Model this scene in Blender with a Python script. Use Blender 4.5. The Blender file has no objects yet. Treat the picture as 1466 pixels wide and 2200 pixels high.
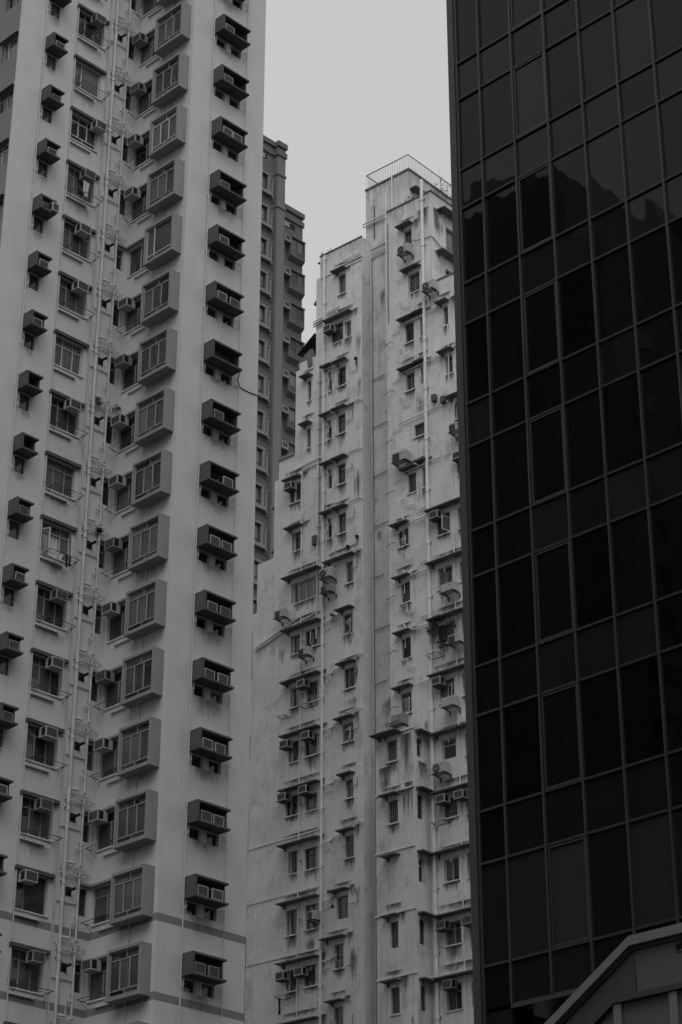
import bpy, math, random
from mathutils import Vector, Matrix
random.seed(11)
rad = math.radians
scene = bpy.context.scene
COL = scene.collection

# ------------------------------------------------------------------ camera
cam_d = bpy.data.cameras.new('camera')
cam = bpy.data.objects.new('camera', cam_d); COL.objects.link(cam)
cam_d.sensor_fit = 'VERTICAL'; cam_d.sensor_height = 36.0
cam_d.lens = 4654.26 / 2200 * 36.0
cam_d.clip_start = 0.5; cam_d.clip_end = 4000
cam.location = (0, 0, 1.6)
cam.rotation_euler = (Matrix.Rotation(rad(44.474 - 90), 4, 'Z') @ Matrix.Rotation(rad(90 + 27.344), 4, 'X')
                      @ Matrix.Rotation(rad(0.0716), 4, 'Z')).to_euler()
scene.camera = cam

# ------------------------------------------------------------------ sky, sun, exposure
SUN_EL, SUN_AZ = 63, 226          # degrees; azimuth of the light's origin in the x-y plane
w = bpy.data.worlds.new('World'); scene.world = w; w.use_nodes = True
nt = w.node_tree; nt.nodes.clear()
sky = nt.nodes.new('ShaderNodeTexSky'); sky.sky_type = 'NISHITA'; sky.sun_disc = False
sky.sun_elevation = rad(SUN_EL); sky.sun_rotation = rad(90 - SUN_AZ)
sky.dust_density = 6.0; sky.air_density = 1.5
bw = nt.nodes.new('ShaderNodeRGBToBW')
mixn = nt.nodes.new('ShaderNodeMix'); mixn.data_type = 'RGBA'; mixn.inputs[0].default_value = 0.85
mixn.inputs[7].default_value = (5.35, 5.35, 5.35, 1)         # even cloud deck
bg = nt.nodes.new('ShaderNodeBackground'); bg.inputs[1].default_value = 0.1
out = nt.nodes.new('ShaderNodeOutputWorld')
nt.links.new(sky.outputs[0], bw.inputs[0]); nt.links.new(bw.outputs[0], mixn.inputs[6])
nt.links.new(mixn.outputs[2], bg.inputs[0]); nt.links.new(bg.outputs[0], out.inputs[0])
sl = bpy.data.lights.new('sun', 'SUN'); sl.energy = 1.5; sl.angle = rad(65); sl.color = (1, 1, 1)
sun = bpy.data.objects.new('sun', sl); COL.objects.link(sun)
sdir = Vector((math.cos(rad(SUN_AZ)) * math.cos(rad(SUN_EL)), math.sin(rad(SUN_AZ)) * math.cos(rad(SUN_EL)), math.sin(rad(SUN_EL))))
sun.rotation_euler = sdir.to_track_quat('Z', 'Y').to_euler()
vs = scene.view_settings
vs.view_transform = 'Standard'; vs.look = 'None'; vs.gamma = 1; vs.exposure = 0.25; vs.use_curve_mapping = False
scene.render.engine = 'CYCLES'
scene.cycles.max_bounces = 6; scene.cycles.transparent_max_bounces = 12

# ------------------------------------------------------------------ materials
MATS = {}
def mat(name, v, rough=0.8, spec=0.3, dirt=0.0, dscale=1.0, streak=0.0, bump=0.0, metal=0.0, dark=0.3, patch=0.0, ior=None, drip=None, splotch=0.0):
    """grey procedural paint / metal; dirt = broad mottling, streak = vertical run marks, patch = peeled blotches"""
    if name in MATS: return MATS[name]
    m = bpy.data.materials.new(name); m.use_nodes = True
    t = m.node_tree; b = t.nodes['Principled BSDF']
    b.inputs['Roughness'].default_value = rough; b.inputs['Metallic'].default_value = metal
    b.inputs['Specular IOR Level'].default_value = spec
    if ior: b.inputs['IOR'].default_value = ior
    b.inputs['Base Color'].default_value = (v, v, v, 1)
    N = t.nodes.new; Lk = t.links.new
    if dirt or streak or patch or bump:
        tc = N('ShaderNodeTexCoord')
        col = None
        def layer(prev, fac_out, c):
            mx = N('ShaderNodeMix'); mx.data_type = 'RGBA'
            Lk(fac_out, mx.inputs[0])
            if prev is None: mx.inputs[6].default_value = (v, v, v, 1)
            else: Lk(prev, mx.inputs[6])
            mx.inputs[7].default_value = (c, c, c, 1)
            return mx.outputs[2]
        def noise(scale, sx, sy, sz, detail, rng, lo, hi, amt):
            mp = N('ShaderNodeMapping'); mp.inputs['Scale'].default_value = (sx, sy, sz); Lk(tc.outputs['Object'], mp.inputs[0])
            n = N('ShaderNodeTexNoise'); n.inputs['Scale'].default_value = scale; n.inputs['Detail'].default_value = detail
            n.inputs['Roughness'].default_value = rng
            Lk(mp.outputs[0], n.inputs['Vector'])
            r = N('ShaderNodeMapRange'); r.inputs[1].default_value = lo; r.inputs[2].default_value = hi
            r.inputs[3].default_value = 0; r.inputs[4].default_value = amt; Lk(n.outputs['Fac'], r.inputs[0])
            return r.outputs[0]
        if dirt:
            col = layer(col, noise(0.55 * dscale, 1, 1, 1, 6, .65, .35, .75, dirt), v * dark)
            col = layer(col, noise(7 * dscale, 1, 1, 1, 5, .7, .45, .8, dirt * .6), v * .6)
        if streak:
            col = layer(col, noise(1.0, 5.5, 5.5, .22, 5, .6, .55, .78, streak), v * dark)
            col = layer(col, noise(1.0, 1.6, 1.6, .12, 4, .6, .58, .8, streak * .7), v * .55)
        if patch:
            col = layer(col, noise(1.7, 1, 1, .55, 8, .72, .66, .70, patch), v * .42)
            col = layer(col, noise(2.6, 1.3, 1.3, .9, 8, .75, .70, .72, patch), v * .25)
        if splotch:                                # soot blotches and repair patches of plaster
            a_ = noise(.9, 1, 1, .7, 9, .78, .52, .64, splotch); col = layer(col, a_, v * .5)
            a_ = noise(3.3, 1, 1, .45, 9, .8, .60, .68, splotch); col = layer(col, a_, v * .3)
            a_ = noise(.42, 1, 1, 1.2, 3, .5, .60, .615, .5); col = layer(col, a_, v * .80)
            a_ = noise(1.0, 9, 9, .18, 6, .65, .60, .74, splotch); col = layer(col, a_, v * .35)
        if drip:                                   # rain-washed soot running down from a coping at height drip[0]
            sx = N('ShaderNodeSeparateXYZ'); Lk(tc.outputs['Object'], sx.inputs[0])
            fall = N('ShaderNodeMapRange'); fall.inputs[1].default_value = drip[0] - drip[1]; fall.inputs[2].default_value = drip[0]
            fall.inputs[3].default_value = 0; fall.inputs[4].default_value = 1; Lk(sx.outputs[2], fall.inputs[0])
            nz = noise(1.0, 4.2, 4.2, .5, 6, .7, .38, .62, 1.0)
            mu = N('ShaderNodeMath'); mu.operation = 'MULTIPLY'; Lk(fall.outputs[0], mu.inputs[0]); Lk(nz, mu.inputs[1])
            pw = N('ShaderNodeMath'); pw.operation = 'MULTIPLY'; Lk(mu.outputs[0], pw.inputs[0]); pw.inputs[1].default_value = .8
            col = layer(col, pw.outputs[0], v * .25)
        if col is not None: Lk(col, b.inputs['Base Color'])
        if bump:
            n = N('ShaderNodeTexNoise'); n.inputs['Scale'].default_value = 9; n.inputs['Detail'].default_value = 6
            Lk(tc.outputs['Object'], n.inputs['Vector'])
            bp = N('ShaderNodeBump'); bp.inputs['Strength'].default_value = bump; bp.inputs['Distance'].default_value = .02
            Lk(n.outputs['Fac'], bp.inputs['Height']); Lk(bp.outputs[0], b.inputs['Normal'])
    MATS[name] = m
    return m

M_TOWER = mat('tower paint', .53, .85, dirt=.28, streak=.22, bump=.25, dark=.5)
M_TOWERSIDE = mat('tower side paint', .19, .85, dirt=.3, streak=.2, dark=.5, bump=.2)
M_BAND = mat('band paint', .20, .85, dirt=.25, streak=.2, dark=.6)
M_LEDGE = mat('ledge concrete', .092, .9, dirt=.6, dscale=3, streak=.35, dark=.4, bump=.3)
M_BAY = mat('bay paint', .25, .85, dirt=.35, dscale=2, streak=.3, dark=.55, bump=.2)
M_OLD = mat('old white plaster', .69, .9, dirt=.4, streak=.5, patch=.85, bump=.7, dark=.42, drip=(66.8, 1.0), splotch=.75)
M_OLD2 = mat('old plaster, more stained', .66, .9, dirt=.5, streak=.7, patch=.9, bump=.7, dark=.34, drip=(70.3, 1.5), splotch=.95)
M_OLDTRIM = mat('old canopy concrete', .20, .9, dirt=.9, dscale=3, streak=.5, dark=.25, bump=.5)
M_BACK = mat('brown-grey paint', .125, .85, dirt=.3, streak=.25, dark=.6)
M_BACKPIL = mat('pilaster paint', .17, .85, dirt=.25, streak=.25, dark=.6)
M_BACKTRIM = mat('pale trim', .21, .8, dirt=.3, dark=.6)
M_PIPE = mat('pipe paint', .52, .6, .4, dirt=.6, dscale=3, dark=.5)
M_PIPEOLD = mat('old pipe paint', .74, .7, .3, dirt=.4, dscale=3, dark=.4)
M_PIPEDIRTY = mat('rusty conduit', .25, .8, .3, dirt=.7, dscale=3, dark=.35)
M_DARK = mat('blackened metal', .02, .6, .4)
M_ROD = mat('dark steel rod', .035, .5, .5)
M_VENT = mat('vent black', .012, .8)
M_FRAME_L = mat('aluminium frame', .46, .45, .5, dirt=.25, dscale=4, dark=.6)
M_FRAME_M = mat('dull aluminium frame', .24, .5, .5, dirt=.3, dscale=4, dark=.6)
M_FRAME_D = mat('bronze frame', .06, .5, .5)
M_CASE = mat('casing enamel', .42, .5, .4, dirt=.5, dscale=5, dark=.5)
M_CASE2 = mat('aged casing enamel', .28, .6, .4, dirt=.7, dscale=5, dark=.4)
M_GRILLE = mat('grille fins', .09, .7, .3, dirt=.4, dscale=6, dark=.5)
M_ROOM = mat('room interior', .07, .95, .1)
M_CURT = [mat('curtain %d' % i, v, .95, .1, dirt=.3, dscale=4, dark=.6) for i, v in enumerate((.16, .28, .42, .58))]
M_CLOTH_L = mat('pale cloth', .45, .95, .1, dirt=.3, dscale=6); M_CLOTH_D = mat('black cloth', .015, .95, .1)
M_LEAF = mat('leaf', .045, .7, .3, dirt=.5, dscale=8)
M_STEEL = mat('mullion metal', .020, .35, .5, metal=.0, dirt=.3, dscale=2, dark=.6)
M_STEEL2 = mat('column cladding', .020, .45, .5, dirt=.3, dscale=2, dark=.6)
M_BODY = mat('black backing', .006, .9, .1)
M_GROUND = mat('asphalt', .05, .95, .2, dirt=.4, dark=.6)
M_OPP = mat('opposite block paint', .16, .9, dirt=.3, streak=.3, dark=.5)
M_OPPW = mat('opposite window', .02, .3, .5)
M_CAP = mat('cap paint', .115, .6, .3, dirt=.12, dscale=3, dark=.7)
M_CAPD = mat('dark rail paint', .03, .6, .3, dirt=.2, dscale=3, dark=.7)
M_PANEL = mat('frosted panel', .066, .45, .4, dirt=.2, dscale=2, dark=.7)
M_PANEL2 = mat('lower panel', .075, .6, .3, dirt=.25, dscale=2, dark=.7)
M_AWN = mat('awning sheet', .05, .85, .2, dirt=.4, dscale=4)
M_TARP = mat('grey tarpaulin', .16, .8, .3, dirt=.6, dscale=4)
M_INK = mat('ink', .008, .9, .1)
M_FLUOR = mat('louvre blade', .6, .6)

def glass_mat(name, tint, gl, ior=1.5):
    m = bpy.data.materials.new(name); m.use_nodes = True; t = m.node_tree; t.nodes.clear()
    N = t.nodes.new
    tr = N('ShaderNodeBsdfTransparent'); tr.inputs[0].default_value = (tint, tint, tint, 1)
    g = N('ShaderNodeBsdfGlossy'); g.inputs[0].default_value = (gl, gl, gl, 1); g.inputs['Roughness'].default_value = .03
    fr = N('ShaderNodeFresnel'); fr.inputs[0].default_value = ior
    mx = N('ShaderNodeMixShader'); o = N('ShaderNodeOutputMaterial')
    t.links.new(fr.outputs[0], mx.inputs[0]); t.links.new(tr.outputs[0], mx.inputs[1]); t.links.new(g.outputs[0], mx.inputs[2])
    t.links.new(mx.outputs[0], o.inputs[0]); return m
M_GLASS = glass_mat('window glass', .84, .9)
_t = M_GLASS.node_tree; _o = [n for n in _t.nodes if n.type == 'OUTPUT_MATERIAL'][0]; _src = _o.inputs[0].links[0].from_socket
_d = _t.nodes.new('ShaderNodeBsdfDiffuse'); _d.inputs[0].default_value = (.5, .5, .5, 1); _m = _t.nodes.new('ShaderNodeMixShader')      # grey film on the panes, standing in for reflected sky
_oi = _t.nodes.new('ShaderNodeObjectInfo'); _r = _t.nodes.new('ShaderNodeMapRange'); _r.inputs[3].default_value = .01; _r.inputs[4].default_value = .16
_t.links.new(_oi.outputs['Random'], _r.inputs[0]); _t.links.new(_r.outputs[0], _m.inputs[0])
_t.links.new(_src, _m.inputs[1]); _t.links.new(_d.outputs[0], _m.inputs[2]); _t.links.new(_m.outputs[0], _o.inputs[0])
M_GLASSDIRTY = glass_mat('grey panel glass', .55, .6)
_t = M_GLASSDIRTY.node_tree; _o = [n for n in _t.nodes if n.type == 'OUTPUT_MATERIAL'][0]; _src = _o.inputs[0].links[0].from_socket
_d = _t.nodes.new('ShaderNodeBsdfDiffuse'); _d.inputs[0].default_value = (.10, .10, .10, 1); _m = _t.nodes.new('ShaderNodeMixShader'); _m.inputs[0].default_value = .5
_t.links.new(_src, _m.inputs[1]); _t.links.new(_d.outputs[0], _m.inputs[2]); _t.links.new(_m.outputs[0], _o.inputs[0])

def curtainwall_mat(name, v, wob, lvl=.21, rough=.015):
    m = bpy.data.materials.new(name); m.use_nodes = True; t = m.node_tree; b = t.nodes['Principled BSDF']
    b.inputs['Base Color'].default_value = (v, v, v, 1); b.inputs['Roughness'].default_value = rough
    b.inputs['Specular IOR Level'].default_value = lvl
    tc = t.nodes.new('ShaderNodeTexCoord'); n = t.nodes.new('ShaderNodeTexNoise'); n.inputs['Scale'].default_value = 1.1
    n.inputs['Detail'].default_value = 1.5
    oi = t.nodes.new('ShaderNodeObjectInfo'); ad = t.nodes.new('ShaderNodeVectorMath'); ad.operation = 'ADD'
    ml = t.nodes.new('ShaderNodeMath'); ml.operation = 'MULTIPLY'; ml.inputs[1].default_value = 37
    t.links.new(oi.outputs['Random'], ml.inputs[0]); t.links.new(ml.outputs[0], ad.inputs[1])
    cr = t.nodes.new('ShaderNodeMapRange'); cr.inputs[3].default_value = v * .5; cr.inputs[4].default_value = v * 2.2 + .001       # tint differs from pane to pane
    t.links.new(oi.outputs['Random'], cr.inputs[0]); t.links.new(cr.outputs[0], b.inputs['Base Color'])
    bp = t.nodes.new('ShaderNodeBump'); bp.inputs['Strength'].default_value = 1; bp.inputs['Distance'].default_value = wob
    t.links.new(tc.outputs['Object'], ad.inputs[0]); t.links.new(ad.outputs[0], n.inputs['Vector'])
    t.links.new(n.outputs['Fac'], bp.inputs['Height']); t.links.new(bp.outputs[0], b.inputs['Normal'])
    return m
M_CW = curtainwall_mat('tinted vision glass', .0015, .0045)
M_CWB = curtainwall_mat('tinted glass over blind', .010, .004)
M_CWS = curtainwall_mat('tinted spandrel glass', .0045, .003)

# ------------------------------------------------------------------ mesh helpers
class MB:
    def __init__(s): s.v = []; s.f = []
    def box(s, x0, x1, y0, y1, z0, z1):
        n = len(s.v)
        s.v += [(x, y, z) for z in (z0, z1) for y in (y0, y1) for x in (x0, x1)]
        s.f += [tuple(n + i for i in q) for q in ((0, 2, 3, 1), (4, 5, 7, 6), (0, 1, 5, 4), (1, 3, 7, 5), (3, 2, 6, 7), (2, 0, 4, 6))]
        return s
    def quad(s, *p):
        n = len(s.v); s.v += [tuple(q) for q in p]; s.f.append(tuple(range(n, n + len(p)))); return s
    def tube(s, pts, r, n=6, cap=True):
        pts = [Vector(p) for p in pts]; rings = []
        for i, p in enumerate(pts):
            a = pts[max(i - 1, 0)]; c = pts[min(i + 1, len(pts) - 1)]
            d = (c - a).normalized()
            if 0 < i < len(pts) - 1:
                d1 = (p - a).normalized(); d2 = (c - p).normalized(); d = (d1 + d2)
                d = d.normalized() if d.length > 1e-5 else d1
            up = Vector((0, 0, 1)) if abs(d.z) < .9 else Vector((0, 1, 0))
            e1 = d.cross(up).normalized(); e2 = d.cross(e1).normalized()
            b = len(s.v); rr = r[i] if isinstance(r, (list, tuple)) else r
            s.v += [tuple(p + (e1 * math.cos(2 * math.pi * k / n) + e2 * math.sin(2 * math.pi * k / n)) * rr) for k in range(n)]
            rings.append(b)
        for a, b in zip(rings, rings[1:]):
            for k in range(n): s.f.append((a + k, a + (k + 1) % n, b + (k + 1) % n, b + k))
        if cap:
            s.f.append(tuple(rings[0] + k for k in range(n))); s.f.append(tuple(rings[-1] + k for k in reversed(range(n))))
        return s
    def prism(s, poly, axis, a0, a1):
        """extrude a 2-D polygon: axis 'y' -> poly in (x,z), axis 'x' -> poly in (y,z)"""
        n = len(s.v); k = len(poly)
        for a in (a0, a1):
            s.v += [((p[0], a, p[1]) if axis == 'y' else (a, p[0], p[1])) for p in poly]
        s.f.append(tuple(n + i for i in range(k))); s.f.append(tuple(n + k + i for i in reversed(range(k))))
        for i in range(k): s.f.append((n + i, n + (i + 1) % k, n + k + (i + 1) % k, n + k + i))
        return s
    def mesh(s, name, m, smooth=False):
        me = bpy.data.meshes.new(name); me.from_pydata(s.v, [], s.f); me.update()
        if isinstance(m, (list, tuple)):
            for q in m: me.materials.append(q)
        elif m: me.materials.append(m)
        if smooth:
            for p in me.polygons: p.use_smooth = True
        return me

def ob(name, me, parent=None, loc=(0, 0, 0), rz=0.0, scale=None, material=None):
    o = bpy.data.objects.new(name, me); COL.objects.link(o)
    if parent: o.parent = parent
    o.location = loc
    if rz: o.rotation_euler = (0, 0, rz)
    if scale: o.scale = scale
    if material is not None and me is not None:
        if not me.materials: me.materials.append(None)
        o.material_slots[0].link = 'OBJECT'; o.material_slots[0].material = material
    return o
def tag(o, label=None, cat=None, group=None, kind=None):
    if label: o['label'] = label
    if cat: o['category'] = cat
    if group: o['group'] = group
    if kind: o['kind'] = kind
    return o

class Bld:
    def __init__(s, name, base, label, cat='building', rot=0.0):
        s.base = Vector(base); s.rot = rot; s.R = Matrix.Rotation(rot, 3, 'Z')
        s.e = ob(name, None, None, s.R @ s.base, rot); tag(s.e, label, cat)
    def part(s, name, me, loc=(0, 0, 0), rz=0.0, scale=None, material=None):
        return ob(name, me, s.e, Vector(loc) - s.base, rz, scale, material)
class Face:
    """u runs to the viewer's right along the wall, d goes into the wall, z up. rz = 0 (faces -y) or -90 deg (faces -x)"""
    def __init__(s, bld, ox, oy, turned):
        s.b = bld; s.ox = ox; s.oy = oy; s.t = turned; s.rz = -math.pi / 2 if turned else 0.0
    def loc(s, u, d, z): return Vector((s.ox + d, s.oy - u, z)) if s.t else Vector((s.ox + u, s.oy + d, z))
    def part(s, name, me, u=0, d=0, z=0, scale=None, material=None, extra=0.0):
        return s.b.part(name, me, s.loc(u, d, z), s.rz + extra, scale, material)
    def world(s, u, d, z): return s.b.R @ s.loc(u, d, z), s.b.rot + s.rz

def wall(face, regions, holes, m, depth=.16, name='wall', back=None):
    """sheet of wall over the regions (u0,u1,z0,z1) with reveals round every hole; back = depth of the solid behind"""
    face.holes = list(holes)
    us = sorted({round(x, 4) for r in list(regions) + list(holes) for x in r[:2]}); zs = sorted({round(x, 4) for r in list(regions) + list(holes) for x in r[2:4]})
    mb = MB(); idx = {}
    def vi(i, j):
        if (i, j) not in idx: idx[(i, j)] = len(mb.v); mb.v.append((us[i], 0, zs[j]))
        return idx[(i, j)]
    for i in range(len(us) - 1):
        uc = (us[i] + us[i + 1]) / 2
        hz = [h for h in holes if h[0] < uc < h[1]]
        rz_ = [r for r in regions if r[0] < uc < r[1]]
        for j in range(len(zs) - 1):
            zc = (zs[j] + zs[j + 1]) / 2
            if any(r[2] < zc < r[3] for r in rz_) and not any(h[2] < zc < h[3] for h in hz):
                mb.f.append((vi(i, j), vi(i + 1, j), vi(i + 1, j + 1), vi(i, j + 1)))
    for u0, u1, z0, z1 in holes:
        for a, b in (((u0, z0), (u0, z1)), ((u1, z1), (u1, z0)), ((u0, z1), (u1, z1)), ((u1, z0), (u0, z0))):
            mb.quad((a[0], 0, a[1]), (b[0], 0, b[1]), (b[0], depth, b[1]), (a[0], depth, a[1]))
    if back:
        for u0, u1, z0, z1 in regions:
            mb.quad((u0, 0, z0), (u0, 0, z1), (u0, back, z1), (u0, back, z0))
            mb.quad((u1, 0, z0), (u1, back, z0), (u1, back, z1), (u1, 0, z1))
            mb.quad((u0, 0, z1), (u1, 0, z1), (u1, back, z1), (u0, back, z1))
            mb.quad((u0, back, z0), (u0, back, z1), (u1, back, z1), (u1, back, z0))
    return face.part(name, mb.mesh(name, m))
def interior(face, u0, u1, z0, z1, d=.75):
    return face.part('interior_wall', MB().quad((u0, d, z0), (u1, d, z0), (u1, d, z1), (u0, d, z1)).mesh('interior_wall', M_ROOM))

# unit meshes
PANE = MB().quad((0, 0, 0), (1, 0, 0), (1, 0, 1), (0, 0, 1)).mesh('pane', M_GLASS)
def curtain_mesh(n, amp):
    mb = MB(); k = n * 4
    for i in range(k + 1):
        x = i / k; y = amp * math.sin(i * math.pi / 2 + .3 * math.sin(i)) + .3 * amp * math.sin(i * .37)
        mb.v += [(x, y, 0), (x, y * .8, 1)]
    mb.f = [(2 * i, 2 * i + 2, 2 * i + 3, 2 * i + 1) for i in range(k)]
    return mb.mesh('curtain', M_CURT[1])
CURT = [curtain_mesh(6, .035), curtain_mesh(9, .03)]
mbb = MB()
for i in range(14): mbb.quad((0, .02, i / 14), (1, .02, i / 14), (1, -.02, (i + .8) / 14), (0, -.02, (i + .8) / 14))
BLIND = mbb.mesh('blind', M_CURT[2])

# style -> (vertical bar positions, transom, low bar, split of top, split of low)
STY = {'tri': ((.31, .69), .74, None, (.31, .69), ()), 'pair': ((.5,), .72, None, (.5,), ()), 'pairT': ((.5,), .72, None, (), ()),
       'single': ((), .70, None, (), ()), 'plain': ((), None, None, (), ()), 'quad': ((.25, .5, .75), None, None, (), ()),
       'slider': ((.5,), None, None, (), ()), 'bay': ((.34, .67), .80, .13, (.55,), (.5,)), 'bay2': ((.30,), None, .14, (), (.3,)),
       'tri2': ((.33, .66), .76, .24, (.33, .66), (.5,)), 'wide': ((.3, ), None, None, (), ()), 'third': ((.5,), None, .3, (), (.5,))}
FRAMES = {}
def frame_mesh(wd, h, sty, t=.045):
    key = (round(wd, 2), round(h, 2), sty, t)
    if key in FRAMES: return FRAMES[key]
    vb, tr, lo, ts, ls = STY[sty]; mb = MB(); dp = .05
    mb.box(0, t, 0, dp, 0, h); mb.box(wd - t, wd, 0, dp, 0, h); mb.box(t, wd - t, .002, dp, h - t, h); mb.box(t, wd - t, .002, dp, 0, t)
    zt = tr * h if tr else h - t; zl = lo * h if lo else t
    if tr: mb.box(t, wd - t, .003, dp, zt - t / 2, zt + t / 2)
    if lo: mb.box(t, wd - t, .003, dp, zl - t / 2, zl + t / 2)
    for x in vb: mb.box(x * wd - t * .55, x * wd + t * .55, -.006, dp, zl, zt)
    if tr:
        for x in ts: mb.box(x * wd - t * .4, x * wd + t * .4, .006, dp, zt, h - t)
    if lo:
        for x in ls: mb.box(x * wd - t * .4, x * wd + t * .4, .006, dp, t, zl)
    lights = []
    def row(xs, za, zb):
        e = [t / 2] + [x * wd for x in xs] + [wd - t / 2]
        for a, b in zip(e, e[1:]): lights.append((a, b, za, zb))
    row(vb, zl, zt)
    if tr: row(ts, zt, h - t / 2)
    if lo: row(ls, t / 2, zl)
    FRAMES[key] = (mb.mesh('window_frame', M_FRAME_M), lights)
    return FRAMES[key]
BARS = {}
def bars_mesh(wd, h, n):
    key = (round(wd, 2), round(h, 2), n)
    if key not in BARS:
        mb = MB()
        for i in range(n):
            x = wd * (i + .5) / n; mb.box(x - .008, x + .008, -.008, .008, .02, h - .02)
        mb.box(.01, wd - .01, -.006, .006, h * .33 - .008, h * .33 + .008)
        BARS[key] = mb.mesh('security_bars', M_FRAME_M)
    return BARS[key]
def window(face, u0, u1, z0, z1, sty='single', frame=None, d=.13, curt=None, skip=(), bars=0, label=None):
    wd, h = u1 - u0, z1 - z0
    me, lights = frame_mesh(wd, h, sty)
    o = face.part('window', me, u0, d, z0, material=frame or M_FRAME_M)
    if label: o['label'] = label
    for i, (a, b, c, e) in enumerate(lights):
        if i in skip: continue
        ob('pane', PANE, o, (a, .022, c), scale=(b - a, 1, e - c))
    if curt is None: curt = random.choice(('full', 'left', 'right', 'none', 'blind', 'both', 'full'))
    cm = random.choice(M_CURT)
    if curt.endswith('+'): cm = M_CURT[3]; curt = curt[:-1]
    if curt.endswith('-'): cm = M_CURT[0]; curt = curt[:-1]
    def cur(a, b, me_): ob('blind' if me_ is BLIND else 'curtain', me_, o, (a * wd, .085, .02), scale=((b - a) * wd, 1, h - .04), material=cm)
    if curt == 'full': cur(.02, .98, random.choice(CURT))
    elif curt == 'left': cur(.02, random.uniform(.3, .5), CURT[0])
    elif curt == 'right': cur(random.uniform(.5, .7), .98, CURT[0])
    elif curt == 'both': cur(.02, .3, CURT[0]); cur(.7, .98, CURT[0])
    elif curt == 'blind': ob('blind', BLIND, o, (.02 * wd, .075, h * .25), scale=(wd * .96, 1, h * .73), material=cm)
    if bars: ob('security_bars', bars_mesh(wd, h, bars), o, (0, -.03, 0))
    return o
SASH = {}
def open_sash(win, x, z, wd, h, ang, hinge='left', m=None):
    """casement swung outwards; x,z = hinge position in the window"""
    key = (round(wd, 2), round(h, 2), hinge)
    if key not in SASH:
        t = .04; mb = MB(); s = 1 if hinge == 'left' else -1
        for a, b, c, e in ((0, t, 0, h), (wd - t, wd, 0, h), (t, wd - t, 0, t), (t, wd - t, h - t, h)):
            mb.box(min(s * a, s * b), max(s * a, s * b), -.015, .015, c, e)
        SASH[key] = mb.mesh('open_sash', M_FRAME_L)
    s = 1 if hinge == 'left' else -1
    o = ob('open_sash', SASH[key], win, (x, -.03, z), -s * ang, material=m or M_FRAME_L)
    p = ob('pane', PANE, win, (x, -.03, z), -s * ang, scale=(s * wd, 1, h))
    return o

# ------------------------------------------------------------------ rain stains: thin films of soot with ragged outlines
def stain_mat(name, v, amt, soft=False):
    m = bpy.data.materials.new(name); m.use_nodes = True; t = m.node_tree; t.nodes.clear(); N = t.nodes.new; L = t.links.new
    tc = N('ShaderNodeTexCoord'); oi = N('ShaderNodeObjectInfo'); sx = N('ShaderNodeSeparateXYZ'); L(tc.outputs['Generated'], sx.inputs[0])
    def math_(op, a, b=None):
        n = N('ShaderNodeMath'); n.operation = op
        for i, q in enumerate((a, b)):
            if q is None: continue
            if isinstance(q, (int, float)): n.inputs[i].default_value = q
            else: L(q, n.inputs[i])
        return n.outputs[0]
    mp = N('ShaderNodeMapping'); mp.inputs['Scale'].default_value = (7, 1, 1.3); L(tc.outputs['Generated'], mp.inputs[0])
    ad = N('ShaderNodeVectorMath'); ad.operation = 'ADD'; L(mp.outputs[0], ad.inputs[0]); L(math_('MULTIPLY', oi.outputs['Random'], 91), ad.inputs[1])
    n = N('ShaderNodeTexNoise'); n.inputs['Scale'].default_value = 1; n.inputs['Detail'].default_value = 8; n.inputs['Roughness'].default_value = .7; L(ad.outputs[0], n.inputs['Vector'])
    edge = math_('MULTIPLY', math_('MULTIPLY', sx.outputs[0], math_('SUBTRACT', 1, sx.outputs[0])), 4)
    fall = math_('POWER', sx.outputs[2], 1.3)
    f = math_('MULTIPLY', math_('POWER', edge, .9), fall)
    if soft: f = math_('MULTIPLY', f, math_('MINIMUM', math_('MULTIPLY', math_('SUBTRACT', 1, sx.outputs[2]), 3.5), 1))
    mr = N('ShaderNodeMapRange'); mr.inputs[1].default_value = .62; mr.inputs[2].default_value = 1.05; mr.inputs[3].default_value = 0; mr.inputs[4].default_value = amt
    L(math_('ADD', n.outputs['Fac'], math_('MULTIPLY', f, .55)), mr.inputs[0])
    msk = math_('MULTIPLY', mr.outputs[0], math_('MINIMUM', math_('MULTIPLY', f, 4), 1))
    d = N('ShaderNodeBsdfDiffuse'); d.inputs[0].default_value = (v, v, v, 1); tr = N('ShaderNodeBsdfTransparent'); mx = N('ShaderNodeMixShader'); o = N('ShaderNodeOutputMaterial')
    L(msk, mx.inputs[0]); L(tr.outputs[0], mx.inputs[1]); L(d.outputs[0], mx.inputs[2]); L(mx.outputs[0], o.inputs[0]); return m
M_STAIN = stain_mat('soot stain', .07, .85); M_STAINL = stain_mat('faint stain', .16, .45); M_STAINR = stain_mat('loose soot stain', .08, .8, True)
STAIN = MB().quad((0, 0, -1), (1, 0, -1), (1, 0, 0), (0, 0, 0)).mesh('rain_stain', M_STAIN)
SD = [0]
def stain(face, u0, u1, ztop, h, m=None):
    SD[0] = (SD[0] + 1) % 5
    for a, b, c, e in getattr(face, 'holes', ()):            # a film ends at a window opening
        if a < u1 and b > u0 and c < ztop and e > ztop - h: h = ztop - e - .01
    if h < .15: return None
    return face.part('rain_stain', STAIN, u0, -.0035 - .0006 * SD[0], ztop, scale=(u1 - u0, 1, h), material=m or M_STAIN)

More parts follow.
